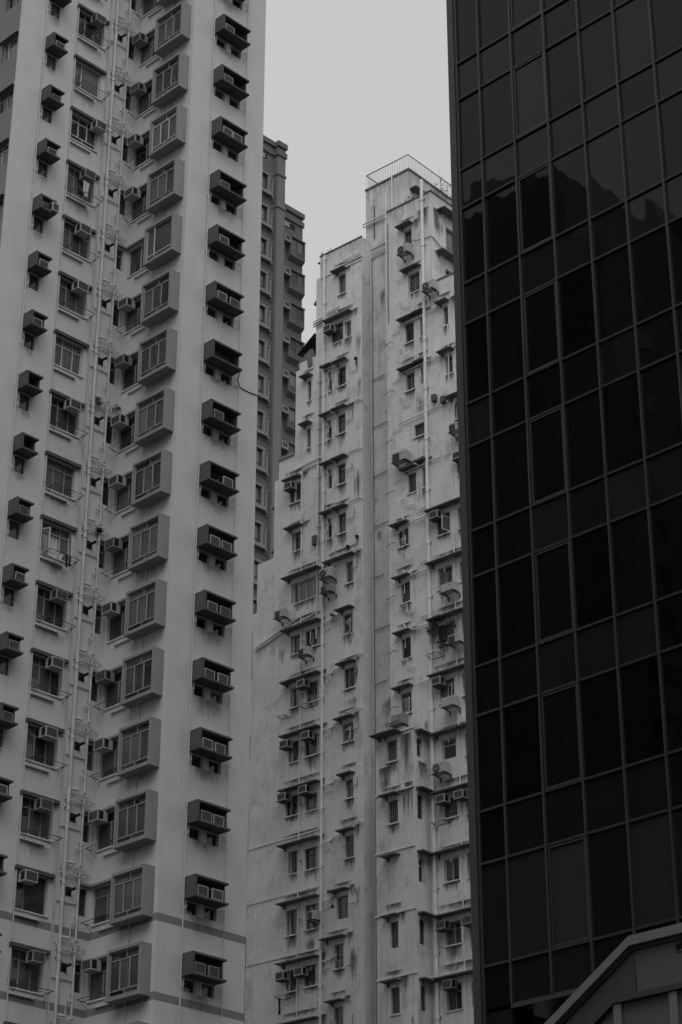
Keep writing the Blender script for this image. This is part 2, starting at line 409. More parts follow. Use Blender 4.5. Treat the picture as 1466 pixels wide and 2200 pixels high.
# ------------------------------------------------------------------ small equipment
ORD = ['first', 'second', 'third', 'fourth', 'fifth', 'sixth', 'seventh', 'eighth', 'ninth', 'tenth', 'eleventh', 'twelfth',
       'thirteenth', 'fourteenth', 'fifteenth', 'sixteenth', 'seventeenth', 'eighteenth', 'nineteenth', 'twentieth']
ACM = {}
def ac_meshes(wd, h, dp):
    key = (wd, h, dp)
    if key in ACM: return ACM[key]
    c = MB().box(0, wd, -dp + .02, 0, 0, h)
    t = .035
    c.box(0, t, -dp, -dp + .02, 0, h); c.box(wd - t, wd, -dp, -dp + .02, 0, h); c.box(t, wd - t, -dp, -dp + .02, 0, t); c.box(t, wd - t, -dp, -dp + .02, h - t, h)
    g = MB()
    n = 9
    for i in range(n):
        z = t + (h - 2 * t) * i / n; g.box(t, wd - t, -dp + .006, -dp + .0195, z + .003, z + (h - 2 * t) / n * .72)
    g.box(wd * .5 - .008, wd * .5 + .008, -dp + .002, -dp + .0195, t, h - t)
    sv = []
    for sx in (-.004, wd - .002):
        q_ = MB().box(sx + .001, sx + .004, -dp + .05, -dp + .27, h * .12, h * .93)
        for r in range(3):
            for q in range(2):
                y = -dp + .06 + q * .11; z = h * (.16 + .27 * r); q_.box(sx, sx + .0055, y, y + .08, z, z + h * .19)
        sv.append(q_.mesh('side_vent', M_VENT))
    ACM[key] = (c.mesh('casing', M_CASE), g.mesh('rear_grille', M_GRILLE), sv)
    return ACM[key]
def air_conditioner(face, u, z, label, group, wd=.56, h=.40, out=.5, ext=.0, casing=None, tray=False):
    """window unit pushed out through the wall; u = left edge, ext shifts it outwards"""
    p, rz = face.world(u, -ext, z)
    e = ob('air_conditioner', None, None, p, rz + rad(random.uniform(-1.5, 1.5))); tag(e, label, 'air conditioner', group)
    c, g, s = ac_meshes(wd, h, out)
    ob('casing', c, e, material=casing or random.choice((M_CASE, M_CASE, M_CASE2))); ob('rear_grille', g, e); ob('side_vent', s[0], e); ob('side_vent', s[1], e)
    if tray: ob('support_tray', TRAY, e, scale=(wd, out, 1))
    return e
TRAY = MB().box(-.04, 1.04, -1.02, 0, -.03, -.004).mesh('support_tray', M_GRILLE)
def condenser(face, u, z, label, group, wd=.8, h=.55, dp=.32, off=.2, fan='round', casing=None, bracket=True):
    p, rz = face.world(u + .06, -off, z + .02)
    wd *= .88; h *= .86
    e = ob('condenser_unit', None, None, p, rz); tag(e, label, 'condenser', group)
    ob('casing', MB().box(0, wd, -dp, 0, 0, h).mesh('casing', casing or M_CASE), e)
    cx, cz, r = wd * .30, h * .5, h * .41
    if fan == 'round':
        mb = MB(); n = 20
        pts = [(cx + r * math.cos(2 * math.pi * i / n), -dp - .012, cz + r * math.sin(2 * math.pi * i / n)) for i in range(n)]
        mb.v = pts + [(a, -dp + .003, c) for a, b, c in pts]; mb.f = [tuple(reversed(range(n)))] + [(i, (i + 1) % n, n + (i + 1) % n, n + i) for i in range(n)]
        ob('fan_opening', mb.mesh('fan_opening', M_VENT), e)
        gm = MB()
        for q in (.95, .7, .45): gm.tube([(cx + r * q * math.cos(2 * math.pi * i / 20), -dp - .02, cz + r * q * math.sin(2 * math.pi * i / 20)) for i in range(21)], .008, 4)
        gm.box(cx - r * .2, cx + r * .2, -dp - .026, -dp - .013, cz - r * .2, cz + r * .2)
        for i in range(8):
            a = i * math.pi / 4 + .2
            gm.tube([(cx + r * .2 * math.cos(a), -dp - .02, cz + r * .2 * math.sin(a)), (cx + r * .95 * math.cos(a), -dp - .02, cz + r * .95 * math.sin(a))], .007, 4)
        ob('fan_guard', gm.mesh('fan_guard', M_CASE2), e)
    elif fan == 'grille':
        g = MB(); g.box(.02, wd * .52, -dp - .004, -dp + .01, .04, h - .04)
        for i in range(9):
            zz = .05 + (h - .1) * i / 9; g.box(.03, wd * .51, -dp - .012, -dp - .003, zz, zz + .018)
        ob('fan_grille', g.mesh('fan_grille', M_GRILLE), e)
    ob('handle_recess', MB().box(wd * .62, wd * .70, -dp - .004, -dp + .01, h * .68, h * .8).mesh('handle_recess', M_VENT), e)
    if bracket:
        mb = MB()
        for x in (.06, wd - .1):
            mb.box(x, x + .04, -dp - .1, off, -.045, -.003)
            mb.tube([(x + .02, -dp * .5, -.04), (x + .02, off - .01, -.2)], .014, 4); mb.box(x, x + .04, off - .04, off - .004, -.24, -.05)
        mb.box(.0, wd, -dp - .1, -dp - .06, -.04, -.005)
        ob('bracket', mb.mesh('bracket', M_DARK), e)
    return e
RACK = {}
def drying_rack(face, u, z, wd, label, group, out=.55, rods=3, skew=0.0):
    p, rz = face.world(u, 0, z)
    e = ob('drying_rack', None, None, p, rz); tag(e, label, 'drying rack', group)
    r = .017
    ob('rack_frame', MB().tube([(0, -.004, .0), (0, -out, .03 + skew), (wd, -out, .03 + skew), (wd, -.004, 0)], r, 5)
       .tube([(0, -.02, 0), (wd, -.02, 0)], r * .8, 5).tube([(.02, -.01, -.22), (.02, -out * .7, 0)], r * .7, 4).tube([(wd - .02, -.01, -.22), (wd - .02, -out * .7, 0)], r * .7, 4)
       .mesh('rack_frame', M_ROD), e)
    for i in range(rods):
        y = -out * (i + 1) / (rods + 1)
        ob('rod', MB().tube([(0, y, .015 + skew * .5), (wd, y, .015 + skew * .5)], r * .6, 4).mesh('rod', M_ROD), e)
    return e
def pipe(face, pts, r, m, name='drain_pipe', collars=(), n=8):
    mb = MB().tube(pts, r, n)
    for z in collars:
        u, d = pts[0][0], pts[0][1]
        mb.tube([(u, d, z - .05), (u, d, z + .05)], r * 1.28, n)
        mb.box(u - r * 1.7, u + r * 1.7, d, d + r + .02, z + .08, z + .12)
    return face.part(name, mb.mesh(name, m, smooth=False))
def leaves(name, n, rx, ry, rz_, size, m, up=.3):
    mb = MB()
    for i in range(n):
        a = random.uniform(0, 6.28); q = random.random() ** .5
        c = Vector((rx * q * math.cos(a), ry * q * math.sin(a), rz_ * random.random() * (1.1 - .6 * q)))
        d = Vector((random.gauss(0, 1), random.gauss(0, 1), random.gauss(up, .8))).normalized()
        s = d.cross(Vector((random.gauss(0, 1), random.gauss(0, 1), random.gauss(0, 1)))).normalized()
        l = size * random.uniform(.5, 1.2)
        mb.quad(c, c + d * l * .5 + s * l * .28, c + d * l, c + d * l * .5 - s * l * .28)
    return mb.mesh(name, m)
def stems(name, n, rx, h, r=.006):
    mb = MB()
    for i in range(n):
        a = random.uniform(0, 6.28); q = random.random()
        x, y = rx * q * math.cos(a), rx * q * math.sin(a)
        mb.tube([(x * .3, y * .3, 0), (x * .7, y * .7, h * .5), (x, y, h * random.uniform(.6, 1))], r, 4)
    return mb.mesh(name, M_LEAF)
def plant(p, label, cat='plant', name='plant', n=120, rx=.25, h=.4, size=.09, group=None, pot=True):
    e = ob(name, None, None, p); tag(e, label, cat, group)
    ob('foliage', leaves('foliage', n, rx, rx, h, size, M_LEAF), e, (0, 0, .12 if pot else 0))
    ob('stem', stems('stem', 6, rx, h + .1), e)
    if pot: ob('pot', MB().tube([(0, 0, 0), (0, 0, .16)], [.07, .1], 10).mesh('pot', M_GRILLE), e)
    return e
def cloth(face, u, out, z, wd, h, label, m, name='hanging_cloth'):
    mb = MB(); nu, nz = 8, 6
    for j in range(nz + 1):
        for i in range(nu + 1):
            x = wd * (i / nu - .5) * (1 - .25 * math.sin(j / nz * 2.2)); y = .04 * math.sin(i * 1.5 + j * .4) * (j / nz)
            mb.v.append((x, y, -h * j / nz + .02 * math.sin(i * 2.1)))
    mb.f = [(j * (nu + 1) + i, j * (nu + 1) + i + 1, (j + 1) * (nu + 1) + i + 1, (j + 1) * (nu + 1) + i) for j in range(nz) for i in range(nu)]
    p, rz = face.world(u, -out, z)
    o = ob(name, mb.mesh(name, m, True), None, p, rz); return tag(o, label, 'laundry', 'laundry outside the windows')

# ------------------------------------------------------------------ ground
g = ob('ground', MB().quad((-1500, -1500, 0), (1500, -1500, 0), (1500, 1500, 0), (-1500, 1500, 0)).mesh('ground', M_GROUND)); tag(g, kind='structure')

#@@TOWER
# ================================================================== left residential tower
FH = 2.804; YC, XB, YA, XD = 56.6, 48.43, 60.36, 41.97; TOP = 73.6
T = Bld('residential_tower', (48, 62, 0), 'pale grey residential tower on the left with bays, hooded ledges and white pipes')
FC, FB, FA, FD = Face(T, 0, YC, 0), Face(T, XB, 0, 1), Face(T, 0, YA, 0), Face(T, XD, 0, 1)
KS = list(range(-2, 18)); DZ = {k: (7 - k) * FH for k in KS}
hC, hB, hA, hD = [], [], [], []
for k in KS:
    z = DZ[k]
    hC += [(49.80, 50.38, 43.99 + z, 44.46 + z), (50.66, 51.26, 43.99 + z, 44.46 + z), (49.755, 51.14, 44.565 + z, 45.21 + z)]
    hA += [(43.50, 44.02, 44.08 + z, 44.82 + z), (43.48, 44.02, 44.93 + z, 45.38 + z), (45.05, 46.47, 43.95 + z, 45.36 + z), (47.90, 48.29, 44.30 + z, 45.36 + z), (47.28, 47.48, 44.94 + z, 45.22 + z)]
    hB += [(-60.27, -58.75, 44.02 + z, 45.40 + z), (-58.46, -56.96, 43.76 + z, 45.28 + z)]
    hD += [(-61.50, -60.42, 43.95 + z, 45.00 + z), (-64.6, -63.0, 43.95 + z, 45.00 + z)]
wall(FC, [(XB, 52.72, 0, TOP)], hC, M_TOWER); wall(FA, [(XD, XB, 0, TOP)], hA, M_TOWER)
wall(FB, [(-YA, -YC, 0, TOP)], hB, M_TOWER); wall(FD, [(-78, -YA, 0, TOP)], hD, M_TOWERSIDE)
T.part('wall', MB().quad((52.72, YC, 0), (52.72, 78, 0), (52.72, 78, TOP), (52.72, YC, TOP)).quad((XD, 78, 0), (XD, 78, TOP), (52.72, 78, TOP), (52.72, 78, 0)).mesh('wall', M_TOWER))
T.part('roof', MB().quad((XD, YA, TOP), (XB, YA, TOP), (XB, YC, TOP), (52.72, YC, TOP), (52.72, 78, TOP), (XD, 78, TOP)).mesh('roof', M_LEDGE))
interior(FC, XB + .8, 52.7, 0, TOP); interior(FA, XD + .8, 49.2, 0, TOP); interior(FB, -YA - .7, -YC - .75, 0, TOP); interior(FD, -77, -YA - .75, 0, TOP)
for zb in (23.83, 21.02):
    FC.part('painted_band', MB().box(XB - .004, 52.72, -.004, 0, zb, zb + .28).mesh('painted_band', M_BAND))
    FB.part('painted_band', MB().box(-YA + .004, -YC - .0005, -.004, 0, zb, zb + .28).mesh('painted_band', M_BAND))
    FA.part('painted_band', MB().box(XD, XB - .0045, -.004, 0, zb, zb + .28).mesh('painted_band', M_BAND))

def ledge_mesh(wd, h, o=.6):
    t = .075
    mb = MB().box(-.02, wd + .0, -o, 0, h - t, h).box(-.02, wd, -o - .01, 0, 0, t)
    mb.box(-.015, .085, -o + .004, 0, t, h - t); mb.box(wd - .13, wd - .07, -o + .14, 0, t, h - t)
    return mb.mesh('ledge', M_LEDGE)
LEDGE_C, LEDGE_A = ledge_mesh(1.62, .82), ledge_mesh(.80, .68)
HOOD_A = MB().box(0, 1.73, -.15, 0, 0, .14).mesh('window_hood', M_LEDGE)
HOOD_B = MB().box(0, 1.66, -.13, 0, 0, .09).mesh('window_hood', M_BAY); HOOD_N = MB().box(0, .53, -.13, 0, 0, .09).mesh('window_hood', M_BAY)
SILL_A = MB().box(-.05, 1.47, -.05, 0, -.05, 0).box(-.08, 1.06, -.10, 0, -.27, -.2).mesh('sill', M_TOWER)
SILL_B = MB().box(0, 1.5, -.05, 0, -.05, 0).box(.5, 1.4, -.09, 0, -.3, -.24).mesh('sill', M_TOWER)
bm = MB(); BW, BH, BO = 1.82, 1.85, .50; t = .105
bm.box(0, BW, -BO, 0, BH - t, BH).box(0, BW, -BO, 0, 0, t + .03).box(0, t, -BO + .001, 0, t + .03, BH - t).box(BW - t, BW, -BO + .001, 0, t + .03, BH - t)
BAY = bm.mesh('bay_window', M_BAY)
VENT = MB().box(-.03, .24, -.012, .15, -.03, .31).tube([(.1, .14, .14), (.1, -.05, .15), (.16, -.34, .2)], .055, 8).mesh('exhaust_vent', M_VENT)
# plumbing between the two stacks, one mesh per floor
pm = MB(); R1, R2 = .028, .02
pm.tube([(47.09, -.10, 45.68), (48.02, -.10, 45.68), (48.02, -.10, 46.08)], R1).tube([(47.09, -.1, 46.12), (47.44, -.14, 46.12)], .045)
pm.tube([(47.80, -.08, 46.70), (47.52, -.08, 46.72), (47.52, -.08, 46.28), (47.46, -.1, 46.16)], R1)
pm.tube([(47.42, -.10, 45.7), (47.42, -.12, 45.97), (47.62, -.12, 45.97), (47.68, -.12, 45.85)], R2 * 1.2)
pm.tube([(47.62, -.08, 45.72), (47.62, -.12, 46.05), (47.72, -.12, 46.1)], R1).tube([(47.74, -.08, 45.8), (47.74, -.14, 46.12), (47.86, -.14, 46.1), (47.86, -.1, 45.8)], R2)
pm.tube([(48.02, -.08, 45.86), (48.3, -.06, 45.86)], R2).tube([(47.6, -.1, 45.95), (47.95, -.12, 45.98)], R2).tube([(47.84, -.08, 45.95), (47.84, -.1, 46.2)], R1)
BRANCH = pm.mesh('branch_pipes', M_PIPE); CROSS = MB().tube([(46.8, -.04, 44.64), (47.84, -.04, 44.66)], .022).mesh('cross_pipe', M_PIPE)
ELB = MB().tube([(0, -.05, .35), (.1, -.07, .3), (.1, -.09, -.02), (-.02, -.05, -.06)], .02, 6).mesh('drain_elbow', M_PIPE)
for f, u, r, cs in ((FA, 43.30, .026, 1), (FA, 44.97, .026, 1), (FA, 46.79, .022, 1), (FA, 46.70, .018, 0), (FA, 47.065, .068, 2), (FA, 47.80, .042, 1), (FC, 49.60, .026, 1), (FC, 51.6, .014, 0), (FB, -58.02, .022, 0)):
    pipe(f, [(u, -r - .03, 0), (u, -r - .03, TOP)], r, M_PIPE, 'drain_pipe', [44.1 + DZ[k] + (1.2 if r > .06 else 0) for k in KS] + ([45.6 + DZ[k] for k in KS] if cs == 2 else []) if cs else ())
A_AC = {0: .62, 2: 1.02, 3: .6, 4: .55, 5: .6, 7: .62, 10: .58, 11: .6, 12: .52, 13: .52, 14: .05, 15: .62, -1: .5, 16: .6}
A_RACK = {0, 1, 3, 4, 5, 7, 8, 9, 10, 11, 12, 13, 15}; B_RACK = {-1, 1, 2, 3, 5, 7, 8, 9, 11, 12, 13, 14, 15}
A_STY = {1: 'wide', 2: 'tri2', 14: 'wide'}; B_STY = {4: 'slider'}
L_AC = {1, 2, 3, 4, 5, 6, 9, 10, 11, 12, 13}
C_AC = {-1: 'L', 0: 'L', 1: 'L', 2: 'LR', 3: 'L', 4: 'L', 5: 'LR', 6: '', 7: 'L', 8: 'R'}
BAYC = {0: 'full-', 1: 'left-', 2: 'full+', 3: 'full', 4: 'blind', 5: 'both-', 6: 'none', 7: 'full+', 8: 'full-', 9: 'full+', 10: 'full+', 11: 'none', 12: 'full', 13: 'both', 14: 'full+', 15: 'both-'}
for k in KS:
    z = DZ[k]; vis = 0 <= k <= 15; nth = ORD[k] if vis else None
    # C: double ledge
    FC.part('ledge', LEDGE_C, 49.66, 0, 44.48 + z)
    window(FC, 49.80, 50.38, 43.99 + z, 44.46 + z, 'plain', M_FRAME_D, .16, 'none' if k % 3 else 'left-'); window(FC, 50.66, 51.26, 43.99 + z, 44.46 + z, 'plain', M_FRAME_D if k != 11 else M_FRAME_L, .16, 'none' if k != 11 else 'full')
    FC.part('drain_elbow', ELB, 49.62, 0, 44.2 + z); FC.part('drain_elbow', ELB, 51.42, 0, 44.1 + z)
    cac = C_AC.get(k, 'LR') if -1 <= k <= 15 else ''
    for s in cac:
        lab = 'window air conditioner in the %s slot of the %s double ledge from the top' % ('left' if s == 'L' else 'right', ORD[k] if k >= 0 else 'topmost cropped')
        air_conditioner(FC, 49.86 + (0 if s == 'L' else .66) + random.uniform(-.03, .05), 44.57 + z, lab, 'air conditioners in the double ledges', .52, .40, .48 + random.uniform(0, .06), casing=None)
    # A: single ledge
    FA.part('ledge', LEDGE_A, 43.35, 0, 44.83 + z)
    window(FA, 43.50, 44.02, 44.08 + z, 44.82 + z, 'plain', M_FRAME_D, .10, 'blind', bars=0); FA.part('drain_elbow', ELB, 43.34, 0, 44.2 + z)
    if k in L_AC:
        air_conditioner(FA, 43.50 + random.uniform(0, .1), 44.915 + z, 'window air conditioner inside the %s small hooded ledge from the top' % nth, 'air conditioners in the small ledges', .46, .36, .46 + random.uniform(0, .08))
    if k == 4:
        air_conditioner(FA, 43.86, 44.92 + z, 'second air conditioner jutting from the right end of a small hooded ledge', 'air conditioners in the small ledges', .34, .38, .72)
    # A: main windows
    st = A_STY.get(k, 'tri'); fr = M_FRAME_L if k in (1, 2, 6, 9) else M_FRAME_M
    cu = {1: 'blind+', 2: 'none', 6: 'full+', 8: 'full', 14: 'blind'}.get(k)
    wn = window(FA, 45.05, 46.47, 43.95 + z, 45.36 + z, st, fr, .13, cu, skip=(0, 1) if k == 9 else ())
    if k == 9: open_sash(wn, .02, .05, .42, 1.0, 1.15, 'left'); open_sash(wn, 1.40, .05, .42, 1.0, 1.2, 'right')
    FA.part('window_hood', HOOD_A, 44.91, 0, 45.36 + z); FA.part('sill', SILL_A, 45.05, 0, 43.95 + z)
    if k in A_AC and -1 <= k <= 15:
        air_conditioner(FA, 45.05 + A_AC[k], 44.90 + z, 'window air conditioner in the %s wide window from the top, beside the white pipes' % nth if vis else 'window air conditioner cut by the top edge beside white pipes', 'air conditioners in the wide windows', .56, .40, .42)
    if k in A_RACK:
        drying_rack(FA, 45.12, 43.94 + z, 1.45, 'thin steel drying rack under the %s wide window from the top' % nth, 'drying racks under the wide windows', .52, random.choice((1, 2)))
    window(FA, 47.90, 48.29, 44.30 + z, 45.36 + z, 'single', random.choice((M_FRAME_M, M_FRAME_D)), .12, 'blind' if k in (9, 10, 3) else 'none')
    FA.part('window_hood', HOOD_N, 47.895, 0, 45.42 + z)
    FA.part('branch_pipes', BRANCH, 0, 0, z); FA.part('cross_pipe', CROSS, 0, 0, z)
    FA.part('exhaust_vent', VENT, 47.28, 0, 44.94 + z)
    # B: window by the corner and bay
    wb = window(FB, -60.27, -58.75, 44.02 + z, 45.40 + z, B_STY.get(k, 'pairT'), M_FRAME_L if k == 4 else M_FRAME_M, .12, 'full' if k == 4 else None)
    FB.part('window_hood', HOOD_B, -60.23, 0, 45.42 + z); FB.part('sill', SILL_B, -60.2, 0, 43.98 + z)
    if k not in (4, 14) and -1 <= k <= 15:
        air_conditioner(FB, -60.16 + random.uniform(-.05, .1), 44.98 + z, 'air conditioner squeezed between re-entrant corner and the %s bay from the top' % (nth or 'cropped'), 'air conditioners beside the bays', .56, .40, .48)
    if k in B_RACK:
        drying_rack(FB, -60.2, 43.96 + z, 1.35, 'dark drying rack left of the %s bay window from the top' % nth if vis else 'dark drying rack at the top edge left of a bay', 'drying racks beside the bays', .5, random.choice((1, 2, 3)))
    bo = FB.part('bay_window', BAY, -58.62, 0, 43.6 + z)
    sty = 'bay2' if k == 4 else 'bay'
    me, lights = frame_mesh(BW - 2 * t, BH - 2 * t - .03, sty, .05)
    fo = ob('window_frame', me, bo, (t, -BO + .07, t + .03), material=M_FRAME_L if k in (2, 4) else (M_FRAME_M if k in (0, 12, 13, 15) else M_BAY))
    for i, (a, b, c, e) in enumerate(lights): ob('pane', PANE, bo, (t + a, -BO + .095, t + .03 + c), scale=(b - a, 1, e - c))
    cu = BAYC.get(k, 'full'); cmat = M_CURT[3] if cu.endswith('+') else M_CURT[1] if cu.endswith('-') else M_CURT[2]
    spans = {'full': ((.02, .34), (.35, .66), (.67, .98)), 'left': ((.02, .3),), 'both': ((.02, .3), (.68, .98)), 'none': (), 'blin': ((.3, .98),)}[cu.rstrip('+-')[:4]]
    for a, b in spans:
        ob('curtain', BLIND if cu == 'blind' else random.choice(CURT), bo, (t + a * 1.61, -BO + .15, .3), scale=((b - a) * 1.61, 1, 1.3), material=cmat)
rs = random.Random(77)
for k in KS:
    z = DZ[k]
    if rs.random() < .8: stain(FC, 49.7, 51.3, 43.98 + z, rs.uniform(.5, 1.1), M_STAINL)
    if rs.random() < .7: stain(FC, 51.15, 51.75, 44.5 + z, rs.uniform(.5, 1.3), M_STAINL)
    if rs.random() < .6: stain(FA, 44.95, 46.6, 43.66 + z, rs.uniform(.4, .9), M_STAINL)
    if rs.random() < .6: stain(FA, 43.45, 44.1, 44.05 + z, rs.uniform(.4, .9), M_STAINL)
    if rs.random() < .7: stain(FB, -58.7, -56.85, 43.58 + z, rs.uniform(.3, .8), M_STAINL)
    FA.part('loose_cable', MB().tube([(46.9, -.03, 45.9 + z), (47.2 + rs.uniform(-.1, .1), -.12, 45.5 + z), (47.55, -.16, 45.55 + z + rs.uniform(-.1, .1)), (47.75, -.1, 45.2 + z), (48.1, -.04, 45.35 + z)], .012, 4).mesh('loose_cable', M_PIPEDIRTY))
# face D windows
for k in KS:
    z = DZ[k]
    window(FD, -61.50, -60.42, 43.95 + z, 45.0 + z, {1: 'wide'}.get(k, 'pair'), M_FRAME_L if k in (1, 3) else M_FRAME_M, .14, 'full+' if k == 1 else None)
    window(FD, -64.6, -63.0, 43.95 + z, 45.0 + z, 'pair', M_FRAME_M, .14)
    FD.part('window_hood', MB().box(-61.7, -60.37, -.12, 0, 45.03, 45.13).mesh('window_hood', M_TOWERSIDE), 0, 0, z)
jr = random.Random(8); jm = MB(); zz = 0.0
while zz < 38.5:                                   # ragged dark strip painted in as the shade of the gap at the right-hand edge
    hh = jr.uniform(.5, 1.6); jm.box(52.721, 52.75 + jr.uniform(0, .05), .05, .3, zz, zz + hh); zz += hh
FC.part('gap_shade_strip', jm.mesh('gap_shade_strip', M_DARK))
# laundry, weeds, loose cable
z3, z9 = DZ[3], DZ[9]
cloth(FA, 45.75, .4, 44.62 + z3, .35, .75, 'pale shirt hanging on the rack of the fourth wide window', M_CLOTH_L)
cloth(FA, 45.45, .45, 43.99 + z3, .4, .25, 'dark towel on the rack of the fourth wide window', M_CLOTH_D)
cloth(FA, 45.95, .5, 43.96 + z9, .12, .5, 'pair of black socks on the rack of the tenth wide window', M_CLOTH_D)
cloth(FA, 46.1, .5, 43.96 + z9, .10, .42, 'narrow dark cloth beside the black socks', M_CLOTH_D)
cloth(FA, 45.7, .3, 44.05 + z9, .5, .3, 'pale cloth folded over the rack of the tenth wide window', M_CLOTH_L)
p, _ = FA.world(47.32, -.12, 45.72 + DZ[7]); plant(p, 'small weed sprouting from the white pipes beside the wide window', 'plant', 'pipe_weed', 90, .14, .45, .09, None, False)
p, _ = FA.world(48.25, -.15, 45.82 + DZ[7]); plant(p, 'tuft of weed growing on the inner corner of left tower', 'plant', 'pipe_weed', 70, .2, .25, .1, None, False)
FA.part('pipe_insulation', leaves('pipe_insulation', 90, .13, .1, .25, .12, M_VENT), 47.72, -.14, 45.7 + z9)
FC.part('cable', MB().tube([(51.28, -.5, 44.52 + DZ[6]), (51.4, -.2, 44.28 + DZ[6]), (51.7, -.03, 44.12 + DZ[6]), (52.2, -.02, 44.1 + DZ[6]), (52.72, -.02, 44.16 + DZ[6])], .018, 5).mesh('cable', M_DARK))

#@@MID
# ================================================================== old white block in the middle (turned 3.474 degrees)
MR = rad(3.474); AL, AM, AS, AB = 72.0, 71.2, 72.7, 70.1
B2 = Bld('tenement_block', (74, 60, 0), 'stained white stepped tenement block with canopies and drain pipes between the towers', 'building', MR)
FL, FM, FS, FU = Face(B2, AL, 0, 1), Face(B2, AM, 0, 1), Face(B2, AS, 0, 1), Face(B2, AB, 0, 1)
FR2 = Face(B2, 0, 56.65, 0)      # return of the lower bump (u = a)
FR1 = Face(B2, 0, 55.9, 0)       # return of the upper block
ROOF = 66.75
#        u0      u1      z0     z1    style  frame curtain hood(u0,u1) or None
LW = [(-62.78, -62.29, 63.78, 64.95, 'single', 'D', 'blind', 1), (-63.28, -62.46, 60.97, 62.06, 'slider', 'D', 'full', (-63.62, -61.78)), (-62.35, -61.92, 60.97, 61.90, 'plain', 'L', 'full-', 0),
      (-63.49, -63.22, 58.19, 59.35, 'single', 'M', 'none', (-63.8, -63.1)), (-64.92, -64.64, 58.19, 59.35, 'single', 'M', 'full', 1), (-62.79, -62.28, 58.20, 59.30, 'single', 'D', 'none', (-63.02, -62.1)),
      (-64.95, -64.66, 55.40, 56.52, 'single', 'M', 'full', 1), (-62.84, -62.31, 55.42, 56.52, 'single', 'D', 'left', (-63.05, -62.12)), (-63.54, -63.22, 55.40, 56.48, 'single', 'M', 'full-', (-63.85, -63.12)),
      (-62.84, -62.30, 52.51, 53.65, 'single', 'D', 'none', (-63.05, -62.12)), (-63.48, -63.19, 52.51, 53.63, 'plain', 'D', 'none', (-63.8, -63.1)), (-66.05, -65.30, 52.54, 53.62, 'slider', 'M', 'blind', 1),
      (-63.49, -63.19, 49.75, 50.84, 'plain', 'D', 'full-', (-63.8, -63.1)), (-62.79, -62.27, 49.75, 50.84, 'single', 'D', 'none', (-63.02, -62.1)), (-65.87, -65.19, 49.78, 50.80, 'pairT', 'D', 'none', 1),
      (-62.28, -61.82, 46.89, 48.03, 'plain', 'M', 'full', (-63.55, -61.62)), (-65.87, -64.00, 46.87, 47.98, 'quad', 'L', 'full', (-66.25, -63.82)),
      (-62.44, -61.85, 44.22, 45.25, 'single', 'M', 'none', 1), (-64.90, -63.93, 44.2, 45.13, 'pair', 'D', 'both-', (-66.25, -63.80)), (-65.88, -65.23, 44.15, 45.13, 'pairT', 'M', 'none', 0),
      (-62.38, -61.73, 41.36, 42.40, 'slider', 'D', 'left-', 1), (-64.83, -63.97, 41.33, 42.35, 'pairT', 'M', 'full', (-66.25, -63.80)), (-65.85, -65.20, 41.33, 42.35, 'plain', 'M', 'full', 0),
      (-62.49, -61.81, 38.68, 39.61, 'single', 'L', 'none', 1), (-64.86, -63.96, 38.57, 39.57, 'slider', 'D', 'none', (-66.25, -63.80)), (-65.92, -65.22, 38.53, 39.55, 'slider', 'D', 'left', 0),
      (-66.04, -65.25, 35.84, 36.81, 'slider', 'D', 'right', (-66.25, -63.80)), (-62.29, -61.83, 35.88, 36.78, 'pairT', 'M', 'none', 1), (-64.83, -64.00, 35.84, 36.65, 'pair', 'M', 'none', 0),
      (-65.84, -65.22, 33.00, 34.07, 'pair', 'D', 'none', (-66.25, -63.80)), (-62.32, -61.79, 33.00, 34.06, 'single', 'M', 'right', 1), (-64.81, -63.95, 32.98, 33.99, 'pair', 'D', 'right-', 0),
      (-62.82, -62.13, 30.22, 31.29, 'pairT', 'M', 'none', 1), (-64.73, -63.94, 30.11, 31.27, 'pair', 'D', 'left', (-66.25, -63.80)), (-65.91, -65.24, 30.06, 31.26, 'single', 'M', 'none', 0),
      (-62.95, -62.41, 27.98, 29.10, 'single', 'M', 'none', (-63.6, -62.2)), (-64.76, -63.96, 27.48, 28.45, 'slider', 'D', 'right', (-66.25, -63.80)), (-65.87, -65.21, 27.45, 28.42, 'pairT', 'D', 'right+', 0),
      (-62.97, -62.42, 25.2, 26.25, 'single', 'M', 'left', 1), (-64.76, -63.96, 24.7, 25.65, 'slider', 'D', None, (-66.25, -63.80)), (-65.87, -65.21, 24.7, 25.62, 'pairT', 'D', None, 0),
      (-62.97, -62.42, 22.4, 23.45, 'single', 'M', 'left', 1), (-64.76, -63.96, 21.9, 22.85, 'slider', 'D', None, (-66.25, -63.80)), (-65.87, -65.21, 21.9, 22.82, 'pairT', 'D', None, 0)]
